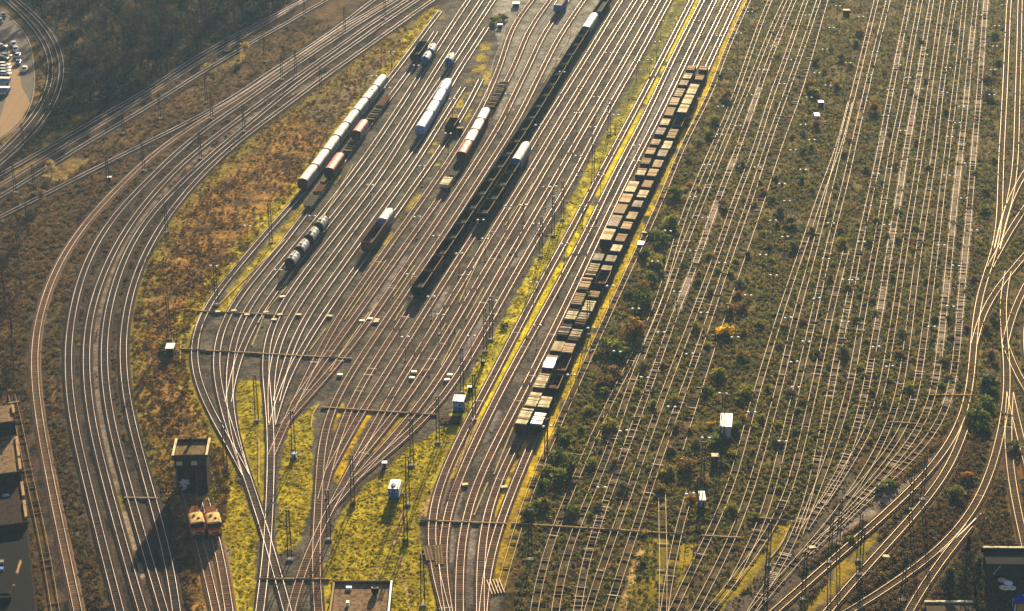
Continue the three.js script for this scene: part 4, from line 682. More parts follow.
{ // blue cabin at the end of the grass strip
  const p = spot(459, 413), t = thing('cabin', 'small blue cabin with flat white roof at the foot of the grass strip', 'cabin', V(p.x, 0, p.z - 1.5), -0.12);
  part('body', box(2.3, 2.5, 2.9, 0, 0.5, 0), M.blue, t);
  part('roof', [box(2.6, 0.14, 3.3, 0, 3.0, 0), box(0.3, 0.12, 0.3, 0.1, 3.14, 0.2)], M.cleanWhite, t);
  part('base', [box(2.5, 0.5, 3.1, 0, 0, 0)], M.steelDark, t);
  const w = part('window', new THREE.CylinderGeometry(0.42, 0.42, 0.07, 16).rotateX(Math.PI / 2).translate(0.35, 2.0, 1.47), M.black, t);
  part('window_frame', new THREE.TorusGeometry(0.46, 0.06, 8, 18).translate(0.35, 2.0, 1.48), M.cleanWhite, w);
  part('panel', box(0.9, 1.0, 0.05, -0.55, 1.5, 1.46), M.paleBlue, t);
  part('door', [box(0.05, 1.8, 0.8, 1.17, 0.6, 0.3), box(0.06, 0.1, 0.1, 1.18, 1.5, 0.6)], M.paleBlue, t);
  const q = spot(452, 421), s = thing('loading_platform', 'low weathered platform of sleepers in front of the blue cabin', 'platform', q, 0.05);
  for (let i = 0; i < 6; i++) part('plank', box(4.6, 0.24, 0.38, rr(-0.3, 0.3), 0.1, -1.6 + i * 0.62), M.timberDark, s);
  part('end_stop', [box(0.3, 0.8, 0.4, -1.6, 0.1, 1.9), box(0.3, 0.8, 0.4, 1.2, 0.1, 1.9), box(3.6, 0.3, 0.3, -0.2, 0.75, 1.9)], M.steelDark, s);
  const r = spot(470, 392), c = thing('relay_cabinet', 'small white topped cabinet behind the blue cabin', 'cabinet', r, 0); part('body', box(1.0, 1.4, 0.8), M.steelDark, c); part('lid', box(1.2, 0.1, 1.0, 0, 1.4, 0), M.cleanWhite, c);
}
{ // lorry parked on the triangle of grass
  const p = spot(394.5, 503), t = thing('delivery_truck', 'white truck with blue double rear doors parked on the grass triangle', 'truck', V(p.x, 0, p.z - 2.6), -0.1);
  part('box_body', [box(2.3, 2.2, 3.8, 0, 0.9, 0)], M.cleanWhite, t);
  for (const s of [-1, 1]) { const d = part('rear_door', box(1.08, 2.1, 0.07, s * 0.56, 0.92, 1.95), M.blue, t); part('door_panel', box(0.6, 0.5, 0.03, s * 0.56 - s * 0.0, 2.2, 1.995), M.paleBlue, d); part('handle', box(0.06, 0.5, 0.05, s * 0.12, 1.6, 2.0), M.steelGrey, d); }
  part('tarpaulin', [new THREE.SphereGeometry(0.8, 12, 6, 0, Math.PI * 2, 0, Math.PI / 2).scale(0.7, 0.35, 1.4).translate(-0.2, 3.1, 0.5)], M.steelGrey, t);
  part('cab', [box(2.0, 1.7, 1.4, 0, 0.6, -2.7), box(1.8, 0.3, 0.9, 0, 2.3, -2.6)], M.white, t);
  part('windscreen', box(1.7, 0.7, 0.06, 0, 1.5, -3.42), M.glass, t);
  for (const [x, z] of [[-0.95, 1.2], [0.95, 1.2], [-0.9, -2.6], [0.9, -2.6]]) part('wheel', new THREE.CylinderGeometry(0.45, 0.45, 0.28, 14).rotateZ(Math.PI / 2).translate(x, 0.45, z), M.black, t);
  part('bumper', box(2.2, 0.2, 0.15, 0, 0.6, 2.02), M.steelDark, t);
}
{ // shipping container in the field
  const p = spot(726, 439), t = thing('shipping_container', 'large white container standing among shrubs in the overgrown field', 'container', V(p.x + 0.25, 0, p.z - 3.4), -0.13);
  part('wall', [box(2.55, 2.85, 6.4, 0, 0.15, 0)], M.white, t);
  const rb = []; for (let i = 0; i < 16; i++) for (const x of [-1.3, 1.3]) rb.push(box(0.08, 2.5, 0.18, x, 0.3, -2.9 + i * 0.39)); part('ribs', rb, M.white, t);
  for (let i = 0; i < 5; i++) part('roof_panel', box(2.6, 0.08, 1.22, 0, 3.0, -2.52 + i * 1.26), M.cleanWhite, t);
  for (const s of [-1, 1]) { const d = part('door', box(1.2, 2.6, 0.07, s * 0.62, 0.25, 3.23), M.white, t); part('lock_bar', bar(V(s * 0.3, 0.3, 3.3), V(s * 0.3, 2.8, 3.3), 0.03), M.steelGrey, d); }
  part('corner_post', [-1.28, 1.28].map((x) => box(0.14, 2.9, 0.14, x, 0.15, 3.2)), M.steelGrey, t);
}
function hut(px, py, w, h, d, wallM, roofM, label, turn = 0, name = 'hut', doorM = M.steelDark) {
  const p = spot(px, py), t = thing(name, label, 'hut', V(p.x, 0, p.z - d / 2), turn);
  part('wall', box(w, h, d), wallM, t); part('roof', [box(w + 0.25, 0.12, d + 0.3, 0, h, 0)], roofM, t);
  part('door', [box(w * 0.36, h * 0.78, 0.05, w * 0.15, 0.02, d / 2 + 0.01), box(0.06, 0.12, 0.06, w * 0.03, h * 0.4, d / 2 + 0.04)], doorM, t); return t;
}
hut(170, 357.5, 1.8, 2.4, 2.8, M.brick, M.cleanWhite, 'dark hut with bright white roof in the dry meadow by a bush', 0);
hut(715, 465, 1.5, 2.1, 1.3, M.steelGrey, M.tanLight, 'grey cabinet hut with tan lid below the white container');
hut(702.5, 508, 1.1, 1.9, 3.6, M.paleBlue, M.white, 'narrow pale blue box with white lid, low in the field');
hut(817, 121, 1.3, 1.7, 2.6, M.white, M.cleanWhite, 'tiny white hut high in the overgrown field');
hut(821, 106, 1.5, 1.2, 1.6, M.blue, M.blue, 'tiny blue box just above the tiny white hut');
hut(846.5, 14.5, 2.2, 1.5, 1.6, M.steelDark, M.yellow, 'small box with pale yellow top near the upper edge of the field');
hut(460, 133.5, 1.9, 1.7, 1.0, M.maroon, M.tan, 'dark brown buffer box at the end of a yellow grass strip');
hut(384.5, 468.5, 0.9, 1.3, 0.8, M.steelGrey, M.cleanWhite, 'grey cabinet with white lid above the parked truck');
hut(294, 459.5, 0.9, 1.3, 0.8, M.paleBlue, M.paleBlue, 'pale blue cabinet at the foot of a mast between ladders');
hut(988.5, 386, 2.6, 2.2, 2.4, M.black, M.black, 'small dark shed beside the junction tracks at right');
hut(482.5, 366, 0.9, 1.2, 0.9, M.steelDark, M.steelGrey, 'dark cabinet on the grass strip above the blue cabin');
hut(641, 246.5, 1.5, 0.5, 2.3, M.tan, M.cleanWhite, 'low pale slab box at the edge of the right timber train', -0.25);
hut(645, 234.5, 1.6, 0.5, 0.6, M.tan, M.tanLight, 'small flat box above the pale slab box by the train', -0.25);
hut(500, 28.5, 1.6, 1.3, 1.2, M.steelGrey, M.paleBlue, 'grey box in the dark patch at the yard head');
hut(516, 7.5, 2.4, 1.4, 2.0, M.steelGrey, M.paleBlue, 'pale grey shed beside the yard head tracks, top edge');
hut(109.5, 182, 1.0, 1.4, 0.8, M.steelGrey, M.cleanWhite, 'white lidded cabinet below a mast in the left scrub', 0);
// stepped dark building, lower left
{
  const p = at(25, 505), t = thing('stepped_building', 'dark stepped depot building with tan flat roofs at the lower left', 'building', V(p.x, 0, p.z), 0.27);
  const B = (z0, z1, h, roof) => {
    const d = z1 - z0, z = (z0 + z1) / 2; part('wall', box(26, h, d - 0.02, -13, 0, z), M.brick, t); part('roof', box(25.2, 0.08, d - 0.7, -13, h, z), roof, t);
    part('parapet', box(26.2, 0.4, 0.32, -13, h, z1 - 0.18), M.brick, t);
  };
  B(-31, -22, 8.4, M.roofTan); B(-22, -4, 5.6, M.roofTan); B(-4, 14, 3.6, M.brick); B(14, 50, 2.4, M.black);
  part('gutter', box(22, 0.14, 0.25, -14, 5.75, -4.4), M.tanLight, t); part('gutter', box(22, 0.14, 0.25, -14, 8.5, -22.3), M.cleanWhite, t);
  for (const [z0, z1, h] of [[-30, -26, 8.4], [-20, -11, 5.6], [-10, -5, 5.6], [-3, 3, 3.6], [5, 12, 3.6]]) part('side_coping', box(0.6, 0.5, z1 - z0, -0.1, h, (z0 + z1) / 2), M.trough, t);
  for (const x of [-8.6, -6.2, -3.6]) part('roof_light', [new THREE.SphereGeometry(0.6, 12, 6, 0, Math.PI * 2, 0, Math.PI / 2).scale(1.4, 0.6, 0.8).translate(x, 3.7, 1.5)], M.paleBlue, t);
  const q = at(4, 592), u = thing('workshop', 'low dark workshop with lit tan edges in the bottom left corner', 'building', V(q.x, 0, q.z), 0.05);
  part('wall', [box(9, 3.6, 13, -1.8, 0, 0)], M.brick, u); part('roof', box(8.6, 0.1, 12.6, -1.8, 3.6, 0), M.black, u);
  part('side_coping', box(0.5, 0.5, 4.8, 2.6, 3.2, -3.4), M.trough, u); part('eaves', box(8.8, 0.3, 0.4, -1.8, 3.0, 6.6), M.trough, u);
  for (const [x, z, mm] of [[-1.6, -3, M.trough], [-0.6, -2.2, M.blue], [-1.0, -4.8, M.steelGrey]]) part('roof_unit', box(1.0, 0.9, 1.0, x, 3.3, z), mm, u);
  const m = part('chimney', [cyl(0.22, 0.22, 1.4, 8, 3.2, 3.2, 4.8)], M.trough, u);
}
// flat roof cut by the bottom edge
{
  const p = at(362, 611), t = thing('flat_building', 'brown flat roofed building with white edges cut by the bottom edge', 'building', V(p.x, 0, p.z + 4), 0.0);
  const h = 3.4; part('wall', box(11.4, h, 17, 0, 0, 0), M.brick, t); part('roof', box(10.6, 0.1, 16.4, 0, h, 0), M.roofTan, t);
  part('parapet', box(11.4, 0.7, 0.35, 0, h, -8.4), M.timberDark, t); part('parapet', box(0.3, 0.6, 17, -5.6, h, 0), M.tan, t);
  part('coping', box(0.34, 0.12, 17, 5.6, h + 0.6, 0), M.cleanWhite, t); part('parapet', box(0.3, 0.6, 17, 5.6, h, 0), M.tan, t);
  const s = part('roof_vent', [new THREE.SphereGeometry(0.75, 16, 10).scale(1, 1.1, 1).translate(2.6, h + 0.9, -4.6), cyl(0.4, 0.4, 0.4, 12, 2.6, h, -4.6)], M.black, t); part('vent_rim', new THREE.TorusGeometry(0.62, 0.07, 6, 18).rotateX(1.2).translate(2.6, h + 1.45, -4.75), M.tanLight, s);
  part('roof_box', box(1.1, 0.5, 0.7, -2.6, h + 0.1, -6.4), M.cleanWhite, t); part('roof_box', box(0.6, 0.9, 0.8, -2.4, h + 0.1, -0.6), M.cleanWhite, t);
  part('downpipe', bar(V(-6.2, 0, -8.6), V(-6.2, h + 0.4, -8.6), 0.12), M.yellow, t);
}
// station building, lower right
{
  const p = at(1004, 588), t = thing('station_building', 'dark building with bright eaves, blue window panels, bottom right corner', 'building', V(p.x + 4, 0, p.z - 2.4), -0.02);
  part('wall', [box(15, 5.4, 4.5, 0, 0, 0)], M.brick, t); part('roof', box(15.8, 0.18, 5.0, 0, 5.4, 0), M.black, t);
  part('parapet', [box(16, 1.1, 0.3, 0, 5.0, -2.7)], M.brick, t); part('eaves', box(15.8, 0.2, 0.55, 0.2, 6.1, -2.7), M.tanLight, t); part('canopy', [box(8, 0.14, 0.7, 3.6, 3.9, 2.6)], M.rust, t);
  for (const x of [0.2, 2.2, 4.4, 6.2]) { const w = part('window', box(1.0, 2.0, 0.08, x, 1.6, 2.3), x === 2.2 ? M.paleBlue : M.glass, t); part('sill', box(1.2, 0.12, 0.3, x, 1.5, 2.4), M.steelGrey, w); }
  part('brace', bar(V(-6.4, 3.2, 2.6), V(-5.2, 5.2, 2.6), 0.08), M.cleanWhite, t);
  const q = at(993, 561, 3), r = thing('round_sign', 'round red rimmed sign on a post before the dark building, bottom right', 'sign', V(q.x, 0, q.z + 0.4));
  part('post', cyl(0.06, 0.06, 2.6, 8), M.steelGrey, r); part('disc', new THREE.CylinderGeometry(0.42, 0.42, 0.05, 20).rotateX(Math.PI / 2).translate(0, 3, 0), M.steelDark, r); part('rim', new THREE.TorusGeometry(0.42, 0.09, 8, 20).translate(0, 3, 0.03), M.red, r);
  const s = at(1020, 611), k = thing('market_tent', 'blue peaked tent with orange wall at the bottom right corner', 'tent', V(s.x, 0, s.z));
  part('canopy', new THREE.ConeGeometry(1.9, 1.5, 4).rotateY(Math.PI / 4).translate(0, 3.2, 0), std(0.01, 0.02, 0.3), k); part('side_wall', box(2.2, 2.3, 0.06, 0.2, 0.1, 1.0), M.yellow, k);
  for (const x of [-1.25, 1.25]) for (const z of [-1.2, 1.2]) part('pole', cyl(0.06, 0.06, 2.5, 6, x, 0, z), M.cleanWhite, k); part('curtain', box(0.3, 2.2, 0.1, -1.3, 0.1, 1.0), M.cleanWhite, k);
  const f = at(948, 611), e = thing('low_building', 'low roof with bright tan ridge cut by the bottom edge', 'building', V(f.x, 0, f.z + 2)); part('wall', box(9, 1.6, 5), M.brick, e); part('roof', box(9.4, 0.14, 5.4, 0, 1.6, 0), M.timberDark, e); part('ridge', box(9.4, 0.3, 0.5, 0, 1.74, -2.4), M.tanLight, e);
  [[1007, 592], [1003, 597], [1010, 597], [1001, 589]].forEach(([x, y], i) => { const w = spot(x, y), b = thing('umbrella', `${['pale', 'cream', 'white', 'pinkish'][i]} parasol in the small cluster left of the blue tent`, 'umbrella', w); part('canopy', new THREE.ConeGeometry(1.0, 0.5, 8).translate(0, 2.4, 0), [M.cleanWhite, M.tanLight, M.white, std(0.7, 0.45, 0.42)][i], b); part('pole', cyl(0.04, 0.04, 2.3, 6), M.steelGrey, b); });
}
// ---------- road with parked cars, upper left ----------
{
  const s = new THREE.Shape(pts([-60, 6, 2, 12, 12, 20, 22, 31, 29, 44, 32, 58, 33.5, 74, 33, 90, 30, 104, 22, 120, 10, 132, 0, 139, -60, 172]).map((p) => new THREE.Vector2(p.x, -p.z)));
  const g = new THREE.ShapeGeometry(s).rotateX(-Math.PI / 2).translate(0, 0.06, 0); struct('road', g, std(0.17, 0.15, 0.135, { map: gritty, roughness: 1 }));
  const a = new THREE.Shape(pts([7, 50, 10, 52, 14, 58, 19, 70, 22, 88, 27, 96, 30, 104, 22, 119, 10, 131, 0, 138, 0, 118, 8, 92, 9.5, 80, 8, 62]).map((p) => new THREE.Vector2(p.x, -p.z)));
  struct('pavement', new THREE.ShapeGeometry(a).rotateX(-Math.PI / 2).translate(0, 0.075, 0), std(0.36, 0.25, 0.155, { map: gritty, roughness: 1 }));
  const kerb = pts([2, 11, 12, 19.4, 22.4, 30.6, 29.6, 43.6, 32.8, 58, 34.3, 74, 33.8, 90, 30.8, 104.6, 22.6, 120.8, 10, 133, -2, 141.5]); struct('kerb', sweep(new THREE.CatmullRomCurve3(kerb).getSpacedPoints(60), [[-0.12, 0], [-0.12, 0.16], [0.12, 0.16], [0.12, 0]]), M.concrete);
  const b = new THREE.Shape(pts([-60, 36, 0, 34, 4, 40, 8, 50, 9, 66, 8.5, 84, 7, 94, 0, 100, -60, 104]).map((p) => new THREE.Vector2(p.x, -p.z)));
  struct('parking_lot', new THREE.ShapeGeometry(b).rotateX(-Math.PI / 2).translate(0, 0.09, 0), std(0.05, 0.048, 0.047, { map: gritty, roughness: 1 }));
}
function car(bodyM) {
  const g = new THREE.Group();
  const side = [[-2.1, 0.35], [2.1, 0.35], [2.15, 0.75], [1.9, 0.95], [-2.05, 0.98], [-2.15, 0.7]]; part('body', prism(side, 1.7).rotateY(-Math.PI / 2), bodyM, g);
  const cabin = [[-1.75, 0.96], [1.05, 0.95], [0.45, 1.42], [-1.25, 1.45]]; part('cabin', prism(cabin, 1.48).rotateY(-Math.PI / 2), M.glass, g);
  part('roof', [box(1.42, 0.06, 1.75, 0, 1.43, -0.4)], bodyM, g);
  for (const x of [-0.8, 0.8]) for (const z of [-1.3, 1.3]) part('wheel', new THREE.CylinderGeometry(0.33, 0.33, 0.2, 12).rotateZ(Math.PI / 2).translate(x, 0.33, z), M.black, g);
  for (const x of [-0.6, 0.6]) part('headlight', box(0.3, 0.14, 0.05, x, 0.7, 2.14), M.cleanWhite, g);
  return g;
}
const paint = (r, g, b) => new THREE.MeshPhysicalMaterial({ color: RGB(r, g, b), roughness: 0.4, clearcoat: 0.8, clearcoatRoughness: 0.1 });
const CP = { white: paint(0.75, 0.75, 0.75), silver: paint(0.5, 0.5, 0.52), black: paint(0.03, 0.03, 0.035), blue: paint(0.07, 0.12, 0.35), grey: paint(0.25, 0.25, 0.27) };
[[3.7, 17, 'blue', 0.3, 'single dark blue car at the top end of the curving road'], [0.5, 22.5, 'grey', 0.3, 'grey car half cut by the left edge, top of the road'], [14, 46, 'silver', 0.25, 'rearmost silver car of the row parked along the curving road'], [16, 51, 'white', 0.2, 'white car second from the rear in the roadside row'], [18, 57.5, 'silver', 0.1, 'silver car before the blue one in the roadside row'], [18.5, 64.5, 'blue', 0.08, 'blue car leading the roadside row'], [25, 71, 'white', 0.1, 'white car alone on the outer side of the curving road'],
  [1.5, 48, 'silver', 1.4, 'silver car topmost in the dark parking lot'], [3, 60, 'black', 1.4, 'black car in the dark parking lot, upper row'], [6, 57.5, 'grey', 1.4, 'grey car at the right end of the upper parking row'], [4, 66.5, 'white', 1.45, 'first white car of the packed parking row'], [5, 69.5, 'white', 1.45, 'second white car of the packed parking row'], [4.5, 72.5, 'silver', 1.45, 'third pale car of the packed parking row'], [5, 75.5, 'white', 1.45, 'lowest pale car of the packed parking row']]
  .forEach(([x, y, c, turn, label]) => { const p = spot(x, y), g = proto('car' + c, () => car(CP[c])); g.name = numbered('parked_car'); g.position.set(p.x, 0.1, p.z); g.rotation.y = turn; scene.add(shade(g)); tag(g, label, 'car', 'cars parked around the road at upper left'); });
[[3.5, 84, 'pale blue van beneath the packed parking row', M.paleBlue], [3.5, 93.5, 'lower blue van with pale roof, bottom of the parking lot', M.paleBlue]].forEach(([x, y, label, m]) => {
  const p = spot(x, y), t = thing('parked_van', label, 'van', V(p.x - 0.2, 0.1, p.z), 1.52, 'vans in the parking lot'); part('body', [box(1.95, 1.5, 5.2, 0, 0.6, 0)], m, t); part('roof', box(1.85, 0.1, 5.0, 0, 2.1, 0), M.cleanWhite, t); part('windscreen', box(1.7, 0.7, 0.06, 0, 1.3, 2.6), M.glass, t);
  for (const a of [-0.85, 0.85]) for (const z of [-1.6, 1.7]) part('wheel', new THREE.CylinderGeometry(0.36, 0.36, 0.22, 12).rotateZ(Math.PI / 2).translate(a, 0.36, z), M.black, t);
});

// ---------- crossings, ducts, signs ----------
function trough(flat, label, m = M.trough, w = 0.36, h = 0.44) {
  const q = pts(flat), a = q[0], b = q[q.length - 1], L = a.distanceTo(b), n = Math.max(2, Math.round(L / 3.4)), t = thing('cable_trough', label, 'cable trough', a, Math.atan2(b.x - a.x, b.z - a.z));
  for (let i = 0; i < n; i++) part('cover_slab', box(w * rr(0.92, 1.05), 0.12, L / n - rr(0.03, 0.12), rr(-0.03, 0.03), h - 0.1 + rr(0, 0.02), (i + 0.5) * L / n), rnd() < 0.75 ? m : M.timberDark, t);
  part('channel', box(w * 0.8, h - 0.12, L - 0.1, 0, 0, L / 2), M.concrete, t);
}
trough([180, 350, 352, 359.8], 'long orange cable trough across the left ladder tracks');
trough([321, 408.5, 437, 416], 'orange cable trough across the right ladder, left of the blue cabin');
trough([420, 521.5, 507, 525], 'orange cable trough crossing the through tracks near the bottom');
trough([511, 524.5, 683, 535.5], 'long cable trough crossing the overgrown tracks near the bottom');
trough([702, 537, 741, 539], 'dark short trough stub right of the long bottom trough');
trough([757.5, 519, 787, 521.5], 'short orange trough over a forked track, bottom right of centre');
trough([889, 423, 916, 425], 'short pale trough over a curving field track at right');
trough([928, 396, 974, 396.5], 'pale trough across three field tracks at right');
trough([258.5, 580, 330, 580.5], 'orange trough over the crossed ladder tracks at the bottom');
trough([124, 499, 158, 499.5], 'orange trough over two main tracks beside the tower');
trough([197, 312, 282, 316], 'faint tan trough across the first yard tracks');
let dn = 0;
function duct(flat, label, w = 0.28, m = M.duct) {
  const q = pts(flat), o = new THREE.Mesh(sweep(new THREE.CatmullRomCurve3(q).getSpacedPoints(Math.max(4, q.length * 3)), [[-w / 2, 0], [-w / 2, 0.22], [w / 2, 0.22], [w / 2, 0]], 0.03), m); o.name = numbered('cable_duct'); scene.add(o); tag(o, label, 'cable duct', 'tan cable ducts between yard tracks');
}
duct([415, 266, 393, 298], 'short tan duct between yard tracks, upper of the pair left of the coal train front');
duct([386, 261, 345, 320], 'long thin tan duct left of a grey gravel strip in the yard');
duct([404, 306, 395, 321], 'tiny tan duct right below the coal train front');
duct([377, 303, 366, 321], 'short tan duct near the left ladder top, below the long one');
duct([490, 235, 459, 303], 'tan duct between the yard tracks right of the shorter coal train');
duct([533, 184, 505, 226], 'tan duct in the middle yard, above the gravel walkway');
duct([446, 324, 439, 335], 'tiny tan duct between middle yard tracks');
duct([484, 288, 466, 320], 'tan duct left of the tall mast pair in the yard');
duct([460, 330, 441, 366], 'tan duct below the tall mast pair in the yard');
duct([369, 313, 342, 352, 330, 372], 'tan duct winding down towards the left ladder');
duct([326, 329, 309, 352], 'short gold duct entering the left ladder');
duct([287, 287, 265, 314, 261, 324, 252, 346], 'kinked gold duct crossing the left ladder');
duct([205, 304, 195, 327], 'gold duct between the first two yard tracks');
duct([285, 240, 217, 307], 'long gold duct beside the second yard track');
duct([353, 165, 281, 293], 'long gold duct between the fifth and sixth yard track', 0.22);
duct([488, 483, 474, 516], 'gold duct between through tracks near the bottom');
duct([513, 428, 494, 475], 'gold duct between the second and third through track');
duct([181, 342, 180, 363], 'short gold duct beside the white roofed hut');
duct([259, 440, 259, 484], 'gold duct running down between the ladders');
duct([792, 521, 781, 545, 770, 559], 'gold duct curving off the forked track at bottom right');
duct([940, 553, 963, 532, 985, 512, 986, 520, 980, 525], 'white looped cable beside the right junction tracks', 0.22, M.white);
duct([564, 453, 590, 455, 606, 404], 'gold hooked duct beside the first field tracks', 0.22);
duct([683, 246, 672, 247, 664, 276], 'gold hooked duct by the second field track', 0.22);
duct([319, 405, 313, 415, 311, 428], 'pale hooked duct left of the right ladder');
duct([514, 0, 506, 26, 500, 48, 494, 60, 488, 90, 484, 102], 'thin white edge line beside the curved yard head track', 0.2, M.concrete);
duct([560, 0, 538, 30, 530, 45, 525, 60, 512, 88], 'thin white edge line in the yard head', 0.16, M.concrete);
duct([571, 37, 557, 60, 543, 84], 'thin tan line left of the long coal train', 0.2);
function platform(flat, label, m) { const q = pts(flat), t = thing('timber_crossing', label, 'crossing', q[0], Math.atan2(q[1].x - q[0].x, q[1].z - q[0].z)), L = q[0].distanceTo(q[1]), n = 5; for (let i = 0; i < n; i++) part('plank', box(0.3, 0.1, L - rr(0, 0.3), -0.62 + i * 0.31, 0.3, L / 2), i % 2 ? m : M.roofTan, t); }
platform([426.5, 547, 430, 562], 'weathered plank crossing between the leftmost through rails at the bottom', M.timberDark);
platform([438, 546, 439.5, 566], 'weathered plank strip between the second through rails at the bottom', M.timberDark);
// buffer-stop fan at the end of a siding
{
  const p = spot(498, 594), t = thing('buffer_stop', 'fan of rail ends where a siding stops at the bottom', 'buffer stop', p, 0.22); for (let i = 0; i < 5; i++) part('rail_end', box(0.16, 0.24, 5.2, -1.2 + i * 0.62, 0.1, -2.4, 0), M.railRust, t);
}
// low signal lights and boards: pale heads
[[282.5, 298, 1], [299, 316], [330, 317.3], [274, 321], [280, 316], [247, 316], [234, 312], [266, 313.5], [370, 320, 1], [362, 322, 1], [377, 321], [376, 323], [414, 373, 1], [412, 379, 1], [450, 376, 1], [447, 381, 1], [340, 376, 1], [218, 313], [465, 486], [504, 488.5], [812, 549], [886, 558]].forEach(([x, y, k], i) => {
  const p = spot(x, y), t = thing('point_machine', `small ${k ? 'bright tan' : 'pale'} point machine box, ${ord(i)} counted along the yard throat`, 'point machine', p, rr(-0.3, 0.3)); const s = k === 2 ? 1.8 : 1; part('casing', box(1.3 * s, 0.45, 0.85 * s), k ? M.tanLight : M.tan, t); part('lid', box(1.36 * s, 0.08, 0.9 * s, 0, 0.45, 0), k ? M.white : M.tanLight, t);
});

// ---------- lamps, masts ----------
function neighbour(p) {
  let best = null; for (const c of columns) { const q = c.q; if (p.z > q[0].z === p.z > q[q.length - 1].z && Math.min(Math.abs(p.z - q[0].z), Math.abs(p.z - q[q.length - 1].z)) > 20) continue; const x = onTrack(c.id, p.z).p.x; if (x <= p.x + 0.4 && (!best || x > best[1])) best = [c, x]; }
  return best ? best[0].short : 'the long main curve';
}
const rows = {};
const LH = 6.4;
function lampProto() {
  const g = new THREE.Group();
  part('mast', cyl(0.09, 0.055, LH, 7), M.galv, g); part('arm', [bar(V(-0.62, LH - 0.05, 0), V(0.62, LH - 0.05, 0), 0.04)], M.galv, g);
  for (const s of [-1, 1]) part('lamp_head', new THREE.SphereGeometry(0.36, 10, 6).scale(1.1, 0.6, 0.9).translate(s * 0.78, LH + 0.02, 0), M.cleanWhite, g);
  part('foot', box(0.5, 0.25, 0.5), M.concrete, g); return g;
}
const lampXY = [[955, 2], [861, 17], [979.5, 15], [1004, 5], [997, 26], [995, 46.6], [993, 70], [992, 95], [952, 45], [888, 2], [906, 20.6], [902, 42], [925, 55], [898, 65], [908, 78], [920, 89], [948, 68], [945, 92.6], [875, 52], [869, 75.6], [864, 101], [890, 90], [961.5, 107], [957.5, 123], [886, 116], [903, 131], [876, 174], [950, 137], [947, 175.6], [967.6, 163.6], [964, 198.6], [868, 206], [887, 225], [861.6, 242], [974.5, 230.6], [941.5, 245.6], [956, 266], [855, 280], [950.5, 306.6], [931.7, 327], [876, 347], [889.6, 366.5], [838, 6], [831.5, 28], [825, 49.5], [848, 63], [817, 73], [828, 85.6], [809, 97.5], [807.5, 15.6], [750, 12], [739, 33.6], [772.7, 46.5], [762, 70], [754, 95], [789, 60], [782, 84], [720.6, 106.6], [803, 125], [812, 140], [793, 150], [803, 170], [782, 184], [787, 201], [773, 220.6], [785, 237], [763, 255], [773.6, 275.5], [748, 295.5], [735, 337.5], [723, 393.6], [705, 218], [693, 251], [722, 263], [704, 313], [689.5, 354], [738, 126], [757.5, 167.7], [719.6, 135], [707, 165], [806, 341.8], [788, 318], [795.5, 387.6], [845, 322], [794, 362], [751.6, 412.5], [705.7, 438], [782.7, 441.5], [831, 223.4], [826, 259], [846, 280], [816.6, 298.7], [667.8, 231], [655, 261.6], [677, 292], [610, 286], [635.6, 308.8], [661, 332.6], [617, 351.6], [644.5, 377.7], [571, 375], [591, 328], [623.5, 431], [601.5, 487.7], [547, 426.4], [671.6, 407], [692.8, 197], [537, 325.5], [690, 494],
  [416, 65.5], [391, 52], [374, 76], [247, 226], [213, 266], [312, 216], [278, 270], [370, 185], [556, 59.6], [562, 72], [608, 53], [580, 87], [657, 42], [637, 61], [577, 113], [592.6, 127], [538, 125], [562, 140.6], [553, 186.7], [578, 156], [616, 115], [636.6, 145.6], [637, 161], [601, 175], [582.6, 206.5], [589, 227], [564.5, 243.7], [533.6, 282.6], [417, 217], [436, 236], [480.5, 220], [485, 239], [459, 253.6], [465, 275.5], [410, 274.5], [431, 296.7], [440.5, 315], [405, 337], [471, 336], [493, 300.5], [448, 133.6], [422, 166], [508, 206], [546, 187], [523, 205], [536, 224], [524, 205.5], [508, 94], [650, 60], [661, 21.5], [701, 21], [719, 36], [596, 97], [571, 19], [452, 99], [387, 88]];
lampXY.map(([x, y]) => { const p = at(x, y, LH); return { p, n: neighbour(p) }; }).sort((a, b) => a.p.z - b.p.z).forEach(({ p, n }) => {
  const k = rows[n] = (rows[n] ?? -1) + 1, o = proto('lamp', lampProto); o.name = numbered('lamp_mast'); o.position.set(p.x, 0, p.z); o.rotation.y = rr(-0.25, 0.25); scene.add(shade(o));
  tag(o, `twin headed lamp mast just right of ${n}, ${ord(k)} from the top there`, 'lamp mast', 'twin headed lamp masts of the railway yard');
});
// catenary and floodlight masts: lattice of two legs
function lattice(h, w, arm) {
  const g = new THREE.Group(), d = [];
  part('leg', [bar(V(-w / 2, 0, 0), V(-w / 3, h, 0), 0.1, 4)], M.galv, g); part('leg', [bar(V(w / 2, 0, 0), V(w / 3, h, 0), 0.1, 4)], M.galv, g);
  const n = Math.round(h / 1.1); for (let i = 0; i < n; i++) { const y0 = h * i / n, y1 = h * (i + 1) / n, s = i % 2 ? 1 : -1, k = w / 2 - w / 6 * i / n; d.push(bar(V(-s * k, y0, 0), V(s * k, y1, 0), 0.05, 3)); }
  part('bracing', d, M.galv, g); part('footing', box(w + 0.5, 0.4, 0.9), M.concrete, g);
  if (arm === 'cantilever') { part('cantilever', [bar(V(0, h * 0.86, 0), V(2.9, h * 0.78, 0), 0.05), bar(V(0, h * 0.68, 0), V(2.9, h * 0.78, 0), 0.05), bar(V(1.2, h * 0.72, 0), V(2.8, h * 0.66, 0), 0.04)], M.galv, g); part('insulator', [cyl(0.1, 0.1, 0.4, 8, 2.9, h * 0.72, 0)], M.maroon, g); }
  if (arm === 'flood') { part('platform', [box(0.9, 0.08, 0.5, 0, h, 0)], M.galv, g); for (const x of [-0.35, 0.35]) part('floodlight', box(0.3, 0.28, 0.2, x, h + 0.1, 0), M.steelGrey, g); }
  return g;
}
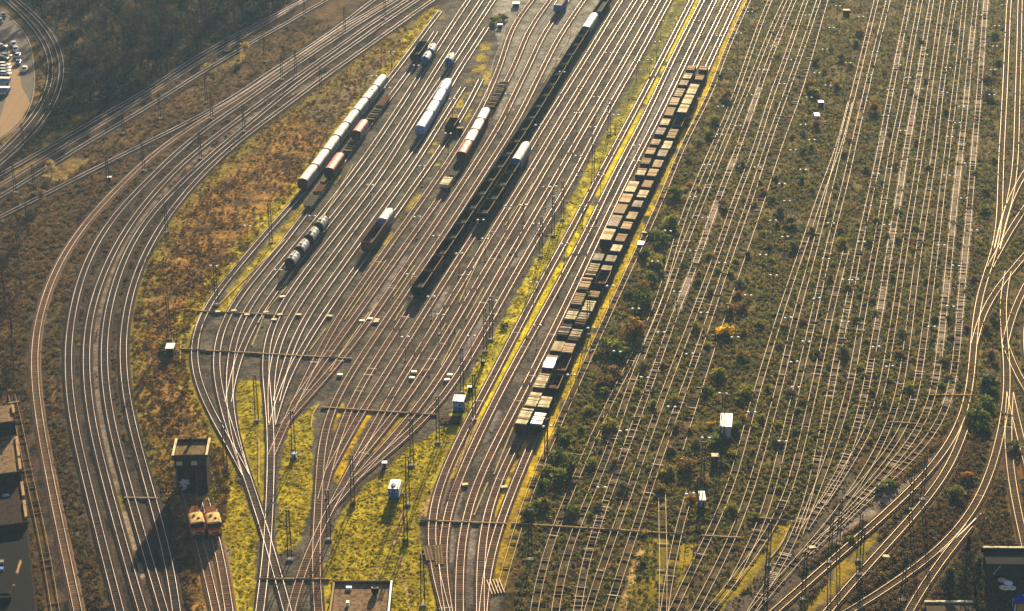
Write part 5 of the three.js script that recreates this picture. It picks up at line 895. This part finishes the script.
function masts(list, h, w, arm, name, what, cat, group) {
  list.forEach(([x, y, where, turn = 0]) => { const p = spot(x, y), o = proto(name + h + arm, () => lattice(h, w, arm)); o.name = numbered(name); o.position.copy(p); o.rotation.y = turn; scene.add(shade(o)); tag(o, `${what} ${where}`, cat, group); });
}
masts([[304.6, 17, 'beside the double line, top, by the wood edge'], [239, 44, 'left of the scrub on the double line'], [226, 51.5, 'just left of another on the double line', Math.PI], [238.5, 60, 'below the double line at its middle'], [265, 62, 'in scrub between the double line and main curve'], [296, 76, 'beside the first main curve track, upper left'], [206.6, 103, 'in scrub below the double line, left'], [24, 151, 'between the two tight curves by the left edge'], [15.3, 193, 'on the double line by the left edge'], [35, 193, 'right of the double line near the left edge'], [123.6, 134, 'in the scrub beside the yellowish turf'], [160, 119, 'in scrub above the lone slanting track'], [244, 132, 'between main curve tracks, upper middle'], [212, 119, 'left of the main curve, middle part'], [200.6, 159, 'on the grey path of the main curve'], [167, 233, 'right of the main curve by the meadow edge'], [385, 19, 'between main curve tracks near the top edge'], [345, 31, 'left of the main curve near the top edge'], [126, 85, 'alone before the dark wood', Math.PI], [108.5, 185, 'with white cabinet in the left scrub'], [47, 128, 'beside the tight curves, by the turf'], [321, 92, 'right of the main curve above the meadow'], [282, 80, 'between tracks of the main curve, upper part'], [144, 171, 'between the lone track and the orange bedded track']], 9, 0.7, 'cantilever', 'catenary_mast', 'grey catenary mast', 'catenary mast', 'catenary masts of the left main lines');
masts([[271, 243, 'beside the first yard track at the meadow corner'], [217, 305, 'on the yellow verge below the first yard track'], [609, 135, 'upper one on the central grass strip'], [593, 182, 'second on the central grass strip'], [562.5, 220, 'third on the central grass strip'], [553, 236, 'fourth on the central grass strip'], [541, 257, 'beside the last yard track, at the grass strip'], [485, 352, 'left leg pair on the grass strip above the blue cabin'], [491, 340, 'right above the dark cabinet on the grass strip'], [462, 393, 'just left of the blue cabin'], [474, 420, 'right behind the blue cabin platform'], [438, 443, 'at the left foot of the blue cabin bank'], [412, 466, 'on the grass triangle above the truck'], [408, 505, 'right beside the parked white truck'], [353, 504, 'on the grass triangle beside the right ladder'], [406, 543, 'with dark bush foot below the truck'], [329, 540, 'left on the grass triangle'], [423, 606, 'near the bottom by the leftmost through track'], [294, 458, 'with pale blue cabinet between the ladders'], [257, 421, 'on the grass between the first ladders'], [170, 340, 'standing in the dry meadow by the hut', 0], [226, 470, 'right of the signal tower'], [290, 560, 'on the grass between the crossing ladders'], [546, 466, 'first in the overgrown field, left edge'], [530, 560, 'at the left field edge near the bottom'], [588, 335, 'among bushes at the left field edge'], [722, 440, 'left beside the white container'], [702, 490, 'above the narrow pale blue box']], 11.5, 0.8, 'flood', 'floodlight_mast', 'tall lattice floodlight mast', 'floodlight mast', 'tall lattice floodlight masts');
masts([[768, 566, 'on the yellow turf right of the forked tracks'], [803, 600, 'near the bottom beside the sweeping track'], [829, 563, 'tallest of the dark group by the sweeping track'], [838, 545, 'with dark foot above the sweeping track'], [860, 575, 'between the two sweeping tracks'], [910, 510, 'right of the sweeping track, upper'], [922, 500, 'above the right junction bend'], [765, 600, 'by the bottom edge right of centre'], [902, 601, 'small one in the brown scrub, bottom right'], [858, 561, 'near the lower sweeping track turf']], 11, 0.7, 'cantilever', 'catenary_mast', 'dark catenary mast', 'catenary mast', 'catenary masts of the right sweeping tracks');
// ---------- plants ----------
// a cloud of small leaf-sized faces; blobs give it an uneven outline, gaps and lighter and darker clumps
function foliage(n, w, h, size, tones, y0 = 0.2, blobs = 7) {
  const B = []; for (let i = 0; i < blobs; i++) { const a = rnd() * 6.283, r = Math.sqrt(rnd()) * w * 0.34, y = y0 + rr(0.15, 0.85) * h * Math.sqrt(1 - Math.pow(r / (w * 0.36), 2) * 0.7); B.push([Math.cos(a) * r, y, Math.sin(a) * r, w * rr(0.16, 0.3), h * rr(0.14, 0.28), pick(tones), rr(0.75, 1.25)]); }
  const pos = [], col = [], nor = [];
  for (let i = 0; i < n; i++) {
    const b = pick(B), t = rnd() * 6.283, u = rr(-1, 1), k = Math.sqrt(1 - u * u), rad = Math.pow(rnd(), 0.4);
    const c = V(b[0] + Math.cos(t) * k * b[3] * rad, b[1] + u * b[4] * rad, b[2] + Math.sin(t) * k * b[3] * rad); if (c.y < 0.05) c.y = 0.05 + rnd() * 0.2;
    const d = V(rr(-1, 1), rr(-0.6, 1), rr(-1, 1)).normalize(), e = V(rr(-1, 1), rr(-1, 1), rr(-1, 1)).cross(d).normalize(), f = V().crossVectors(d, e), s = size * rr(0.6, 1.3), v = b[6] * rr(0.7, 1.3);
    const A = [c.clone().addScaledVector(e, s), c.clone().addScaledVector(f, s * 0.6), c.clone().addScaledVector(e, -s), c.clone().addScaledVector(f, -s * 0.6)];
    for (const q of [0, 1, 2, 0, 2, 3]) { pos.push(A[q].x, A[q].y, A[q].z); nor.push(d.x, d.y, d.z); col.push(b[5][0] * v, b[5][1] * v, b[5][2] * v); }
  }
  const g = new THREE.BufferGeometry(); g.setAttribute('position', new THREE.Float32BufferAttribute(pos, 3)); g.setAttribute('normal', new THREE.Float32BufferAttribute(nor, 3)); g.setAttribute('color', new THREE.Float32BufferAttribute(col, 3)); return g;
}
function stems(h, n, spread, r, c = [0.09, 0.065, 0.05]) {
  const L = []; for (let i = 0; i < n; i++) { const a = rnd() * 6.283, s = spread * rr(0.3, 1), b = V(Math.cos(a) * s, h * rr(0.6, 1), Math.sin(a) * s), d = b.clone(), l = d.length(); const g = new THREE.CylinderGeometry(r * 0.3, r, l, 4, 1, true).applyQuaternion(new THREE.Quaternion().setFromUnitVectors(V(0, 1, 0), d.normalize())).translate(b.x / 2, b.y / 2, b.z / 2); g.deleteAttribute('uv'); const k = new Float32Array(g.attributes.position.count * 3); for (let j = 0; j < k.length; j += 3) { k[j] = c[0]; k[j + 1] = c[1]; k[j + 2] = c[2]; } g.setAttribute('color', new THREE.BufferAttribute(k, 3)); L.push(g); }
  return join(L);
}
const TONE = { dark: [[0.07, 0.095, 0.022], [0.11, 0.135, 0.028], [0.16, 0.17, 0.032]], olive: [[0.24, 0.225, 0.03], [0.31, 0.27, 0.033], [0.19, 0.185, 0.028]], brown: [[0.20, 0.12, 0.04], [0.26, 0.155, 0.05], [0.15, 0.105, 0.04]], grey: [[0.14, 0.13, 0.07], [0.11, 0.11, 0.06], [0.17, 0.15, 0.08]], yellow: [[0.62, 0.42, 0.02], [0.45, 0.28, 0.02], [0.28, 0.165, 0.02]], orange: [[0.36, 0.18, 0.03], [0.30, 0.14, 0.03], [0.4, 0.24, 0.05]] };
function bush(kind, v) { return proto('bush' + kind + v, () => { const g = new THREE.Group(); part('leaves', foliage(480, 3.2, 2.1, 0.2, TONE[kind], 0.1, 12), M.leaf, g); part('stems', stems(1.7, 7, 1.0, 0.06), M.twig, g); return g; }); }
const WORD = { dark: 'dark green', olive: 'olive green', brown: 'brownish', grey: 'greyish bare', yellow: 'bright yellow', orange: 'orange' };
const planted = [];
function plant(p, kind, scale, label, group) { const o = bush(kind, Math.floor(rnd() * 4)); o.name = numbered('shrub'); o.position.set(p.x, -0.03, p.z); o.rotation.y = rnd() * 6.28; const q = scale * rr(0.9, 1.1); o.scale.set(q, q * rr(0.8, 1.1), q); scene.add(shade(o)); planted.push(p); tag(o, label, 'shrub', group); o.traverse((m) => { if (m !== o) delete m.userData.label; }); return o; }
// the ones that stand out
plant(spot(724, 335), 'yellow', 1.6, 'bright yellow shrub glowing alone in the overgrown field');
plant(spot(711, 427), 'yellow', 0.8, 'small yellow shrub touching the left side of the white container');
plant(spot(691, 500), 'orange', 0.7, 'small orange shrub left of the narrow pale blue box');
plant(spot(766, 194), 'orange', 0.6, 'small orange shrub in the upper overgrown field');
plant(spot(763, 192), 'brown', 0.8, 'brown shrub beside the small orange one, upper field');
plant(spot(690, 186), 'orange', 0.8, 'orange shrub beside the first field tracks, upper left one');
plant(spot(699, 189), 'orange', 0.7, 'orange shrub beside the first field tracks, right one');
plant(spot(685, 190), 'orange', 0.6, 'smallest orange shrub beside the first field tracks');
plant(spot(747, 79), 'yellow', 0.45, 'tiny yellow shrub high in the field, between tracks');
plant(spot(729, 312), 'brown', 1.2, 'brown shrub just above the bright yellow one');
plant(spot(645, 535), 'yellow', 0.5, 'small golden shrub below the long bottom trough');
plant(spot(642, 563), 'dark', 0.8, 'dark shrub on the golden path at the bottom');
plant(spot(164, 348), 'dark', 0.8, 'dark shrub leaning on the white roofed hut');
plant(spot(166, 353), 'dark', 0.9, 'dark shrub in front of the white roofed hut');
plant(spot(504, 327), 'dark', 0.8, 'round dark shrub on the grass strip above the blue cabin');
plant(spot(500, 16), 'orange', 0.6, 'orange shrub in the dark patch at the yard head');
plant(spot(494, 23), 'dark', 1.3, 'large dark shrub mass left in the yard head patch');
plant(spot(503, 20), 'dark', 1.2, 'dark shrub right in the yard head patch');
plant(spot(406, 543), 'dark', 0.6, 'dark shrub at the foot of a mast below the truck');
plant(spot(353, 506), 'brown', 0.7, 'brown shrub at the foot of a mast left of the truck');
plant(spot(985, 330), 'brown', 1.2, 'brown shrub above the dark shed by the junction');
plant(spot(987, 406), 'dark', 1.3, 'dark green shrub below the dark shed by the junction');
plant(spot(981, 430), 'dark', 1.3, 'large dark green shrub further below the dark shed');
plant(spot(1014, 448), 'dark', 1.4, 'dark shrub between the diverging tracks at the right edge');
plant(spot(955, 497), 'dark', 1.3, 'dark shrub right of the sweeping track bend');
plant(spot(966, 480), 'orange', 1.0, 'orange shrub beside the right junction tracks');
plant(spot(889, 487), 'dark', 1.1, 'dark shrub mass inside the sweeping tracks');
plant(spot(880, 492), 'dark', 1.1, 'second dark shrub inside the sweeping tracks');
plant(spot(850, 541), 'olive', 0.8, 'olive shrub by the upper sweeping track');
const yardMask = layers[8].mask;
const fieldCols = columns.filter((c) => /^R|^H6/.test(c.id));
const inField = []; let guard = 0;
while (inField.length < 290 && guard++ < 30000) {
  const p = at(rr(520, 1000), 20 + 500 * Math.pow(rnd(), 0.8)); if (inMask(fieldMask, p) < 1 || inMask(rustMask, p) > 0 || (inMask(seMask, p) + inMask(botMask, p) > 0 && rnd() < 0.8)) continue;
  if (inField.some((q) => q.distanceTo(p) < 3.4) || planted.some((q) => q.distanceTo(p) < 3.5)) continue; inField.push(p);
}
const bushRows = {};
inField.map((p) => ({ p, n: neighbour(p) })).sort((a, b) => a.p.z - b.p.z).forEach(({ p, n }) => { const k = bushRows[n] = (bushRows[n] ?? -1) + 1, left = p.x < onTrack('R3', p.z).p.x, kind = left ? pick(['dark', 'dark', 'dark', 'olive', 'brown']) : pick(['dark', 'dark', 'olive', 'olive', 'brown', 'brown', 'grey']); plant(p, kind, rr(0.45, 1.0 + 0.5 * rnd()) * (left ? 1.6 : 1.15) * (inMask(trackMask, p) > 0 ? 0.62 : 1), `${WORD[kind]} shrub right of ${n}, ${ord(k)} from the top there`, 'shrubs between the overgrown tracks'); });
// low growth nobody could count
function cover(name, n, geos, where, s0, s1, mat = M.leaf) {
  const per = Math.ceil(n / geos.length), grp = new THREE.Group(); grp.name = name; grp.userData.kind = 'stuff'; scene.add(grp);
  const m4 = new THREE.Matrix4(), Q = new THREE.Quaternion(), e = new THREE.Euler(), c = new THREE.Color();
  geos.forEach((g) => {
    const im = new THREE.InstancedMesh(g, mat, per); let k = 0, tries = 0;
    while (k < per && tries++ < per * 40) { const p = where(); if (!p) continue; const s = rr(s0, s1); e.set(0, rnd() * 6.28, 0); m4.compose(V(p.x, -0.05, p.z), Q.setFromEuler(e), V(s, s * rr(0.7, 1.2), s)); im.setMatrixAt(k, m4); const v = rr(0.6, 1.35); im.setColorAt(k, c.setRGB(v, v, v)); k++; }
    im.count = k; im.name = name + '_clumps'; im.userData.kind = 'stuff'; im.castShadow = im.receiveShadow = true; grp.add(im);
  });
  return grp;
}
const greenMask = maskOf((m) => { for (const L of layers.slice(12)) for (let i = 0; i < m.length; i++) if (L.mask[i] > 0.6 && L.c1[1] > 0.195) m[i] = 1; });
const clump = (kind, n, w, h, s) => foliage(n, w, h, s, TONE[kind], 0, 4);
cover('ground_cover', 44000, ['dark', 'olive', 'brown', 'grey', 'olive', 'brown'].map((k) => clump(k, 46, 1.5, 0.8, 0.15)), () => { const py = -10 + 630 * rnd(), p = at(rr(515, 1040), py); return inMask(fieldMask, p) > 0 && !(inMask(seMask, p) > 0 && rnd() < 0.85) && !(inMask(botMask, p) > 0 && rnd() < 0.6) && inMask(greenMask, p) === 0 && (inMask(rustMask, p) === 0 ? (fbm(p.x / 9, p.z / 9, 2) > 0.36 || rnd() < 0.4) : py < 500 && rnd() < 0.5 && fbm(p.x / 5 + 50, p.z / 9, 2) > 0.53) ? p : null; }, 0.3, 1.0);
const tuft = (tones, n, w, h) => foliage(n, w, h, 0.13, tones, 0, 5);
const dry = [[0.42, 0.225, 0.045], [0.28, 0.155, 0.035], [0.5, 0.3, 0.06]], dryD = [[0.09, 0.055, 0.025], [0.12, 0.07, 0.03], [0.07, 0.05, 0.025]];
cover('dry_grass', 8000, [tuft(dry, 36, 1.2, 0.55), tuft(dryD, 44, 1.5, 0.8), tuft(dry, 30, 1.0, 0.5), tuft(dryD, 40, 1.3, 0.7)], () => { const p = at(rr(120, 445), rr(0, 611)); return inMask(meadowMask, p) > 0 && inMask(trackMask, p) === 0 && (fbm(p.x / 8, p.z / 8, 2) > 0.45 || rnd() < 0.3) ? p : null; }, 0.45, 1.2);
cover('scrub', 16000, [tuft(dryD, 50, 1.6, 0.9), tuft([[0.2, 0.11, 0.03], [0.27, 0.15, 0.035]], 36, 1.3, 0.5), clump('grey', 40, 1.6, 0.8, 0.13), tuft([[0.16, 0.095, 0.03], [0.12, 0.075, 0.03]], 46, 1.5, 0.6)], () => { const p = rnd() < 0.6 ? at(rr(-10, 330), rr(20, 611)) : at(rr(800, 1040), rr(430, 611)); return inMask(meadowMask, p) === 0 && inMask(trackMask, p) === 0 && inMask(yardMask, p) === 0 && inMask(roadMask, p) === 0 && inMask(greenMask, p) === 0 ? p : null; }, 0.5, 1.3);
const grassT = [[0.48, 0.39, 0.018], [0.40, 0.34, 0.016], [0.52, 0.38, 0.02]];
cover('grass', 6000, [tuft(grassT, 24, 0.9, 0.26), tuft(grassT, 24, 1.1, 0.3), tuft([[0.26, 0.215, 0.012], [0.34, 0.27, 0.014]], 26, 1.0, 0.4)], () => { const p = at(rr(120, 720), rr(0, 611)); return inMask(greenMask, p) > 0 && inMask(trackMask, p) === 0 ? p : null; }, 0.4, 1.0);
// ---------- trees ----------
function bareTree(h, w, tone, dens) {
  const L = [stems(h, 1, 0.15, 0.22, tone)], br = [];
  const pos = [], col = [], nor = [];
  const limb = (a, b, r) => { const d = V().subVectors(b, a), l = d.length(), g = new THREE.CylinderGeometry(r * 0.4, r, l, 4, 1, true).applyQuaternion(new THREE.Quaternion().setFromUnitVectors(V(0, 1, 0), d.normalize())).translate((a.x + b.x) / 2, (a.y + b.y) / 2, (a.z + b.z) / 2); g.deleteAttribute('uv'); const k = new Float32Array(g.attributes.position.count * 3); for (let j = 0; j < k.length; j += 3) { k[j] = tone[0]; k[j + 1] = tone[1]; k[j + 2] = tone[2]; } g.setAttribute('color', new THREE.BufferAttribute(k, 3)); L.push(g); };
  for (let i = 0; i < 13; i++) { const a = rnd() * 6.283, y = h * rr(0.25, 0.85), s = V(0, y, 0), q = w * rr(0.3, 0.55) * (1.1 - 0.5 * y / h), e = V(Math.cos(a) * q, y + h * rr(0.12, 0.28), Math.sin(a) * q); limb(s, e, 0.09); br.push([s, e]); for (let j = 0; j < 3; j++) { const t = rr(0.4, 1), m = s.clone().lerp(e, t), f = m.clone().add(V(rr(-1, 1) * w * 0.16, rr(0, 1) * h * 0.14, rr(-1, 1) * w * 0.16)); limb(m, f, 0.045); br.push([m, f]); } }
  for (let i = 0; i < dens; i++) { const b = pick(br), c = b[0].clone().lerp(b[1], rr(0.3, 1.05)), d = V(rr(-1, 1), rr(-0.2, 1), rr(-1, 1)).normalize(), e = V(rr(-1, 1), rr(-1, 1), rr(-1, 1)).cross(d).normalize(), l = rr(0.4, 1.1), t = 0.035, v = rr(0.7, 1.6); c.add(V(rr(-0.5, 0.5), rr(-0.4, 0.5), rr(-0.5, 0.5)));
    const A = [c.clone().addScaledVector(e, t), c.clone().addScaledVector(e, -t), c.clone().addScaledVector(d, l)]; for (const q of A) { pos.push(q.x, q.y, q.z); nor.push(e.z, 0.5, e.x); col.push(tone[0] * v, tone[1] * v, tone[2] * v); } }
  const g = new THREE.BufferGeometry(); g.setAttribute('position', new THREE.Float32BufferAttribute(pos, 3)); g.setAttribute('normal', new THREE.Float32BufferAttribute(nor, 3)); g.setAttribute('color', new THREE.Float32BufferAttribute(col, 3));
  return { wood: join(L), twigs: g };
}
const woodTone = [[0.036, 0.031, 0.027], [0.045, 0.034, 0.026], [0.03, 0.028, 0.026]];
const treeGeo = woodTone.map((t, i) => bareTree(12 + i * 1.5, 8, t, 1300));
{ // the wood itself, seen as one mass
  const grp = new THREE.Group(); grp.name = 'woodland'; grp.userData.kind = 'stuff'; scene.add(grp); const m4 = new THREE.Matrix4(), Q = new THREE.Quaternion(), e = new THREE.Euler();
  treeGeo.forEach((t) => { const ps = []; let n = 0; while (ps.length < 100 && n++ < 20000) { const p = at(rr(40, 330), -45 + 175 * rnd()); if ((inMask(woodMask, p) > 0 || (p.z < at(0, -10).z && p.x < at(300, -10).x)) && inMask(trackMask, p) === 0) ps.push(p); }
    const W2 = new THREE.InstancedMesh(t.wood, M.twig, ps.length), T2 = new THREE.InstancedMesh(t.twigs, M.twig, ps.length); W2.name = 'trunks'; T2.name = 'twigs'; W2.userData.kind = T2.userData.kind = 'stuff'; W2.castShadow = T2.castShadow = true;
    ps.forEach((p, i) => { const s = rr(0.6, 1.1); e.set(rr(-0.05, 0.05), rnd() * 6.28, rr(-0.05, 0.05)); m4.compose(V(p.x, -0.1, p.z), Q.setFromEuler(e), V(s, s * rr(0.85, 1.15), s)); W2.setMatrixAt(i, m4); T2.setMatrixAt(i, m4); const v = rr(0.6, 2.2), c = new THREE.Color(v, v * 0.95, v * 0.9); W2.setColorAt(i, c); T2.setColorAt(i, c); }); grp.add(W2, T2); });
  cover('undergrowth', 2600, [clump('grey', 44, 1.9, 1.4, 0.16), clump('brown', 44, 1.8, 1.2, 0.15), clump('dark', 40, 1.6, 1.0, 0.15)], () => { const p = at(rr(30, 330), -40 + 170 * rnd()); return inMask(woodMask, p) > 0 && inMask(trackMask, p) === 0 ? p : null; }, 0.5, 1.3);
}
function tree(px, py, h, k, label, tone = woodTone[1]) { const p = spot(px, py), t = bareTree(h, h * 0.6, tone, 1100), o = thing('bare_tree', label, 'tree', V(p.x, -0.1, p.z), rnd() * 6); part('trunk', t.wood, M.twig, o); part('crown', t.twigs, M.twig, o); }
tree(82, 62, 8, 0, 'pale tan bare tree at the left end of the dark wood', [0.2, 0.15, 0.09]);
tree(80, 92, 7, 0, 'greyish twiggy tree by the tight curves', [0.15, 0.12, 0.1]);
tree(92, 90, 6, 0, 'small grey twiggy tree right of the one by the tight curves', [0.14, 0.115, 0.09]);
tree(42, 205, 5, 0, 'small straw coloured tree on the slanting track, left', [0.4, 0.3, 0.15]);
tree(52, 178, 5, 0, 'pale straw shrub tree in the scrub near the left edge', [0.36, 0.26, 0.13]);
tree(19, 262, 12, 0, 'tall bare tree in the brown scrub, left edge, topmost', [0.075, 0.05, 0.035]);
tree(5, 300, 12, 0, 'tall bare tree at the left edge, middle of the brown scrub', [0.07, 0.048, 0.035]);
tree(28, 235, 10, 0, 'bare tree beside the lone track end, left scrub', [0.08, 0.055, 0.04]);
tree(12, 335, 11, 0, 'reddish bare tree in the left scrub beside the orange bedded track', [0.10, 0.045, 0.03]);
tree(8, 400, 10, 0, 'dark bare tree above the stepped building', [0.065, 0.045, 0.035]);
tree(22, 290, 9, 0, 'slender bare tree nearest the orange bedded track', [0.08, 0.055, 0.035]);
tree(14, 370, 9, 0, 'low bare tree between the reddish one and the building', [0.07, 0.048, 0.032]);
tree(246, 58, 5, 0, 'yellowish twiggy tree between double line and main curve', [0.33, 0.22, 0.08]);
tree(222, 12, 8, 0, 'light grey bare tree at the wood edge, top', [0.17, 0.14, 0.11]);
tree(165, 20, 11, 0, 'brownish bare tree standing out in the dark wood', [0.13, 0.085, 0.06]);
{ // dark conifer beside the station building
  const mk = (px, py, h, w, label) => { const p = spot(px, py), o = thing('conifer_tree', label, 'tree', V(p.x, -0.05, p.z)); part('trunk', cyl(0.22, 0.06, h * 0.9, 7), M.bark, o); const gs = []; const n = 12; for (let i = 0; i < n; i++) { const r = w * (1 - i / n) * 0.55 + 0.3; gs.push(foliage(110, r * 2.2, h / n * 1.6, 0.24, [[0.018, 0.024, 0.014], [0.03, 0.036, 0.018], [0.022, 0.024, 0.014]], 0.4 + h * i / n * 0.95, 6)); } part('crown', join(gs), M.leaf, o); };
  mk(964, 584, 11, 4.6, 'tall dark conifer right of the forked tracks, bottom right'); mk(975, 594, 8, 4.5, 'shorter dark conifer before the station building'); mk(948, 596, 6, 4, 'low dark conifer left of the tall one');
}
// ---------- finish ----------
scene.traverse((o) => { if (o.isMesh) { o.castShadow = true; o.receiveShadow = true; } });
renderer.render(scene, camera);
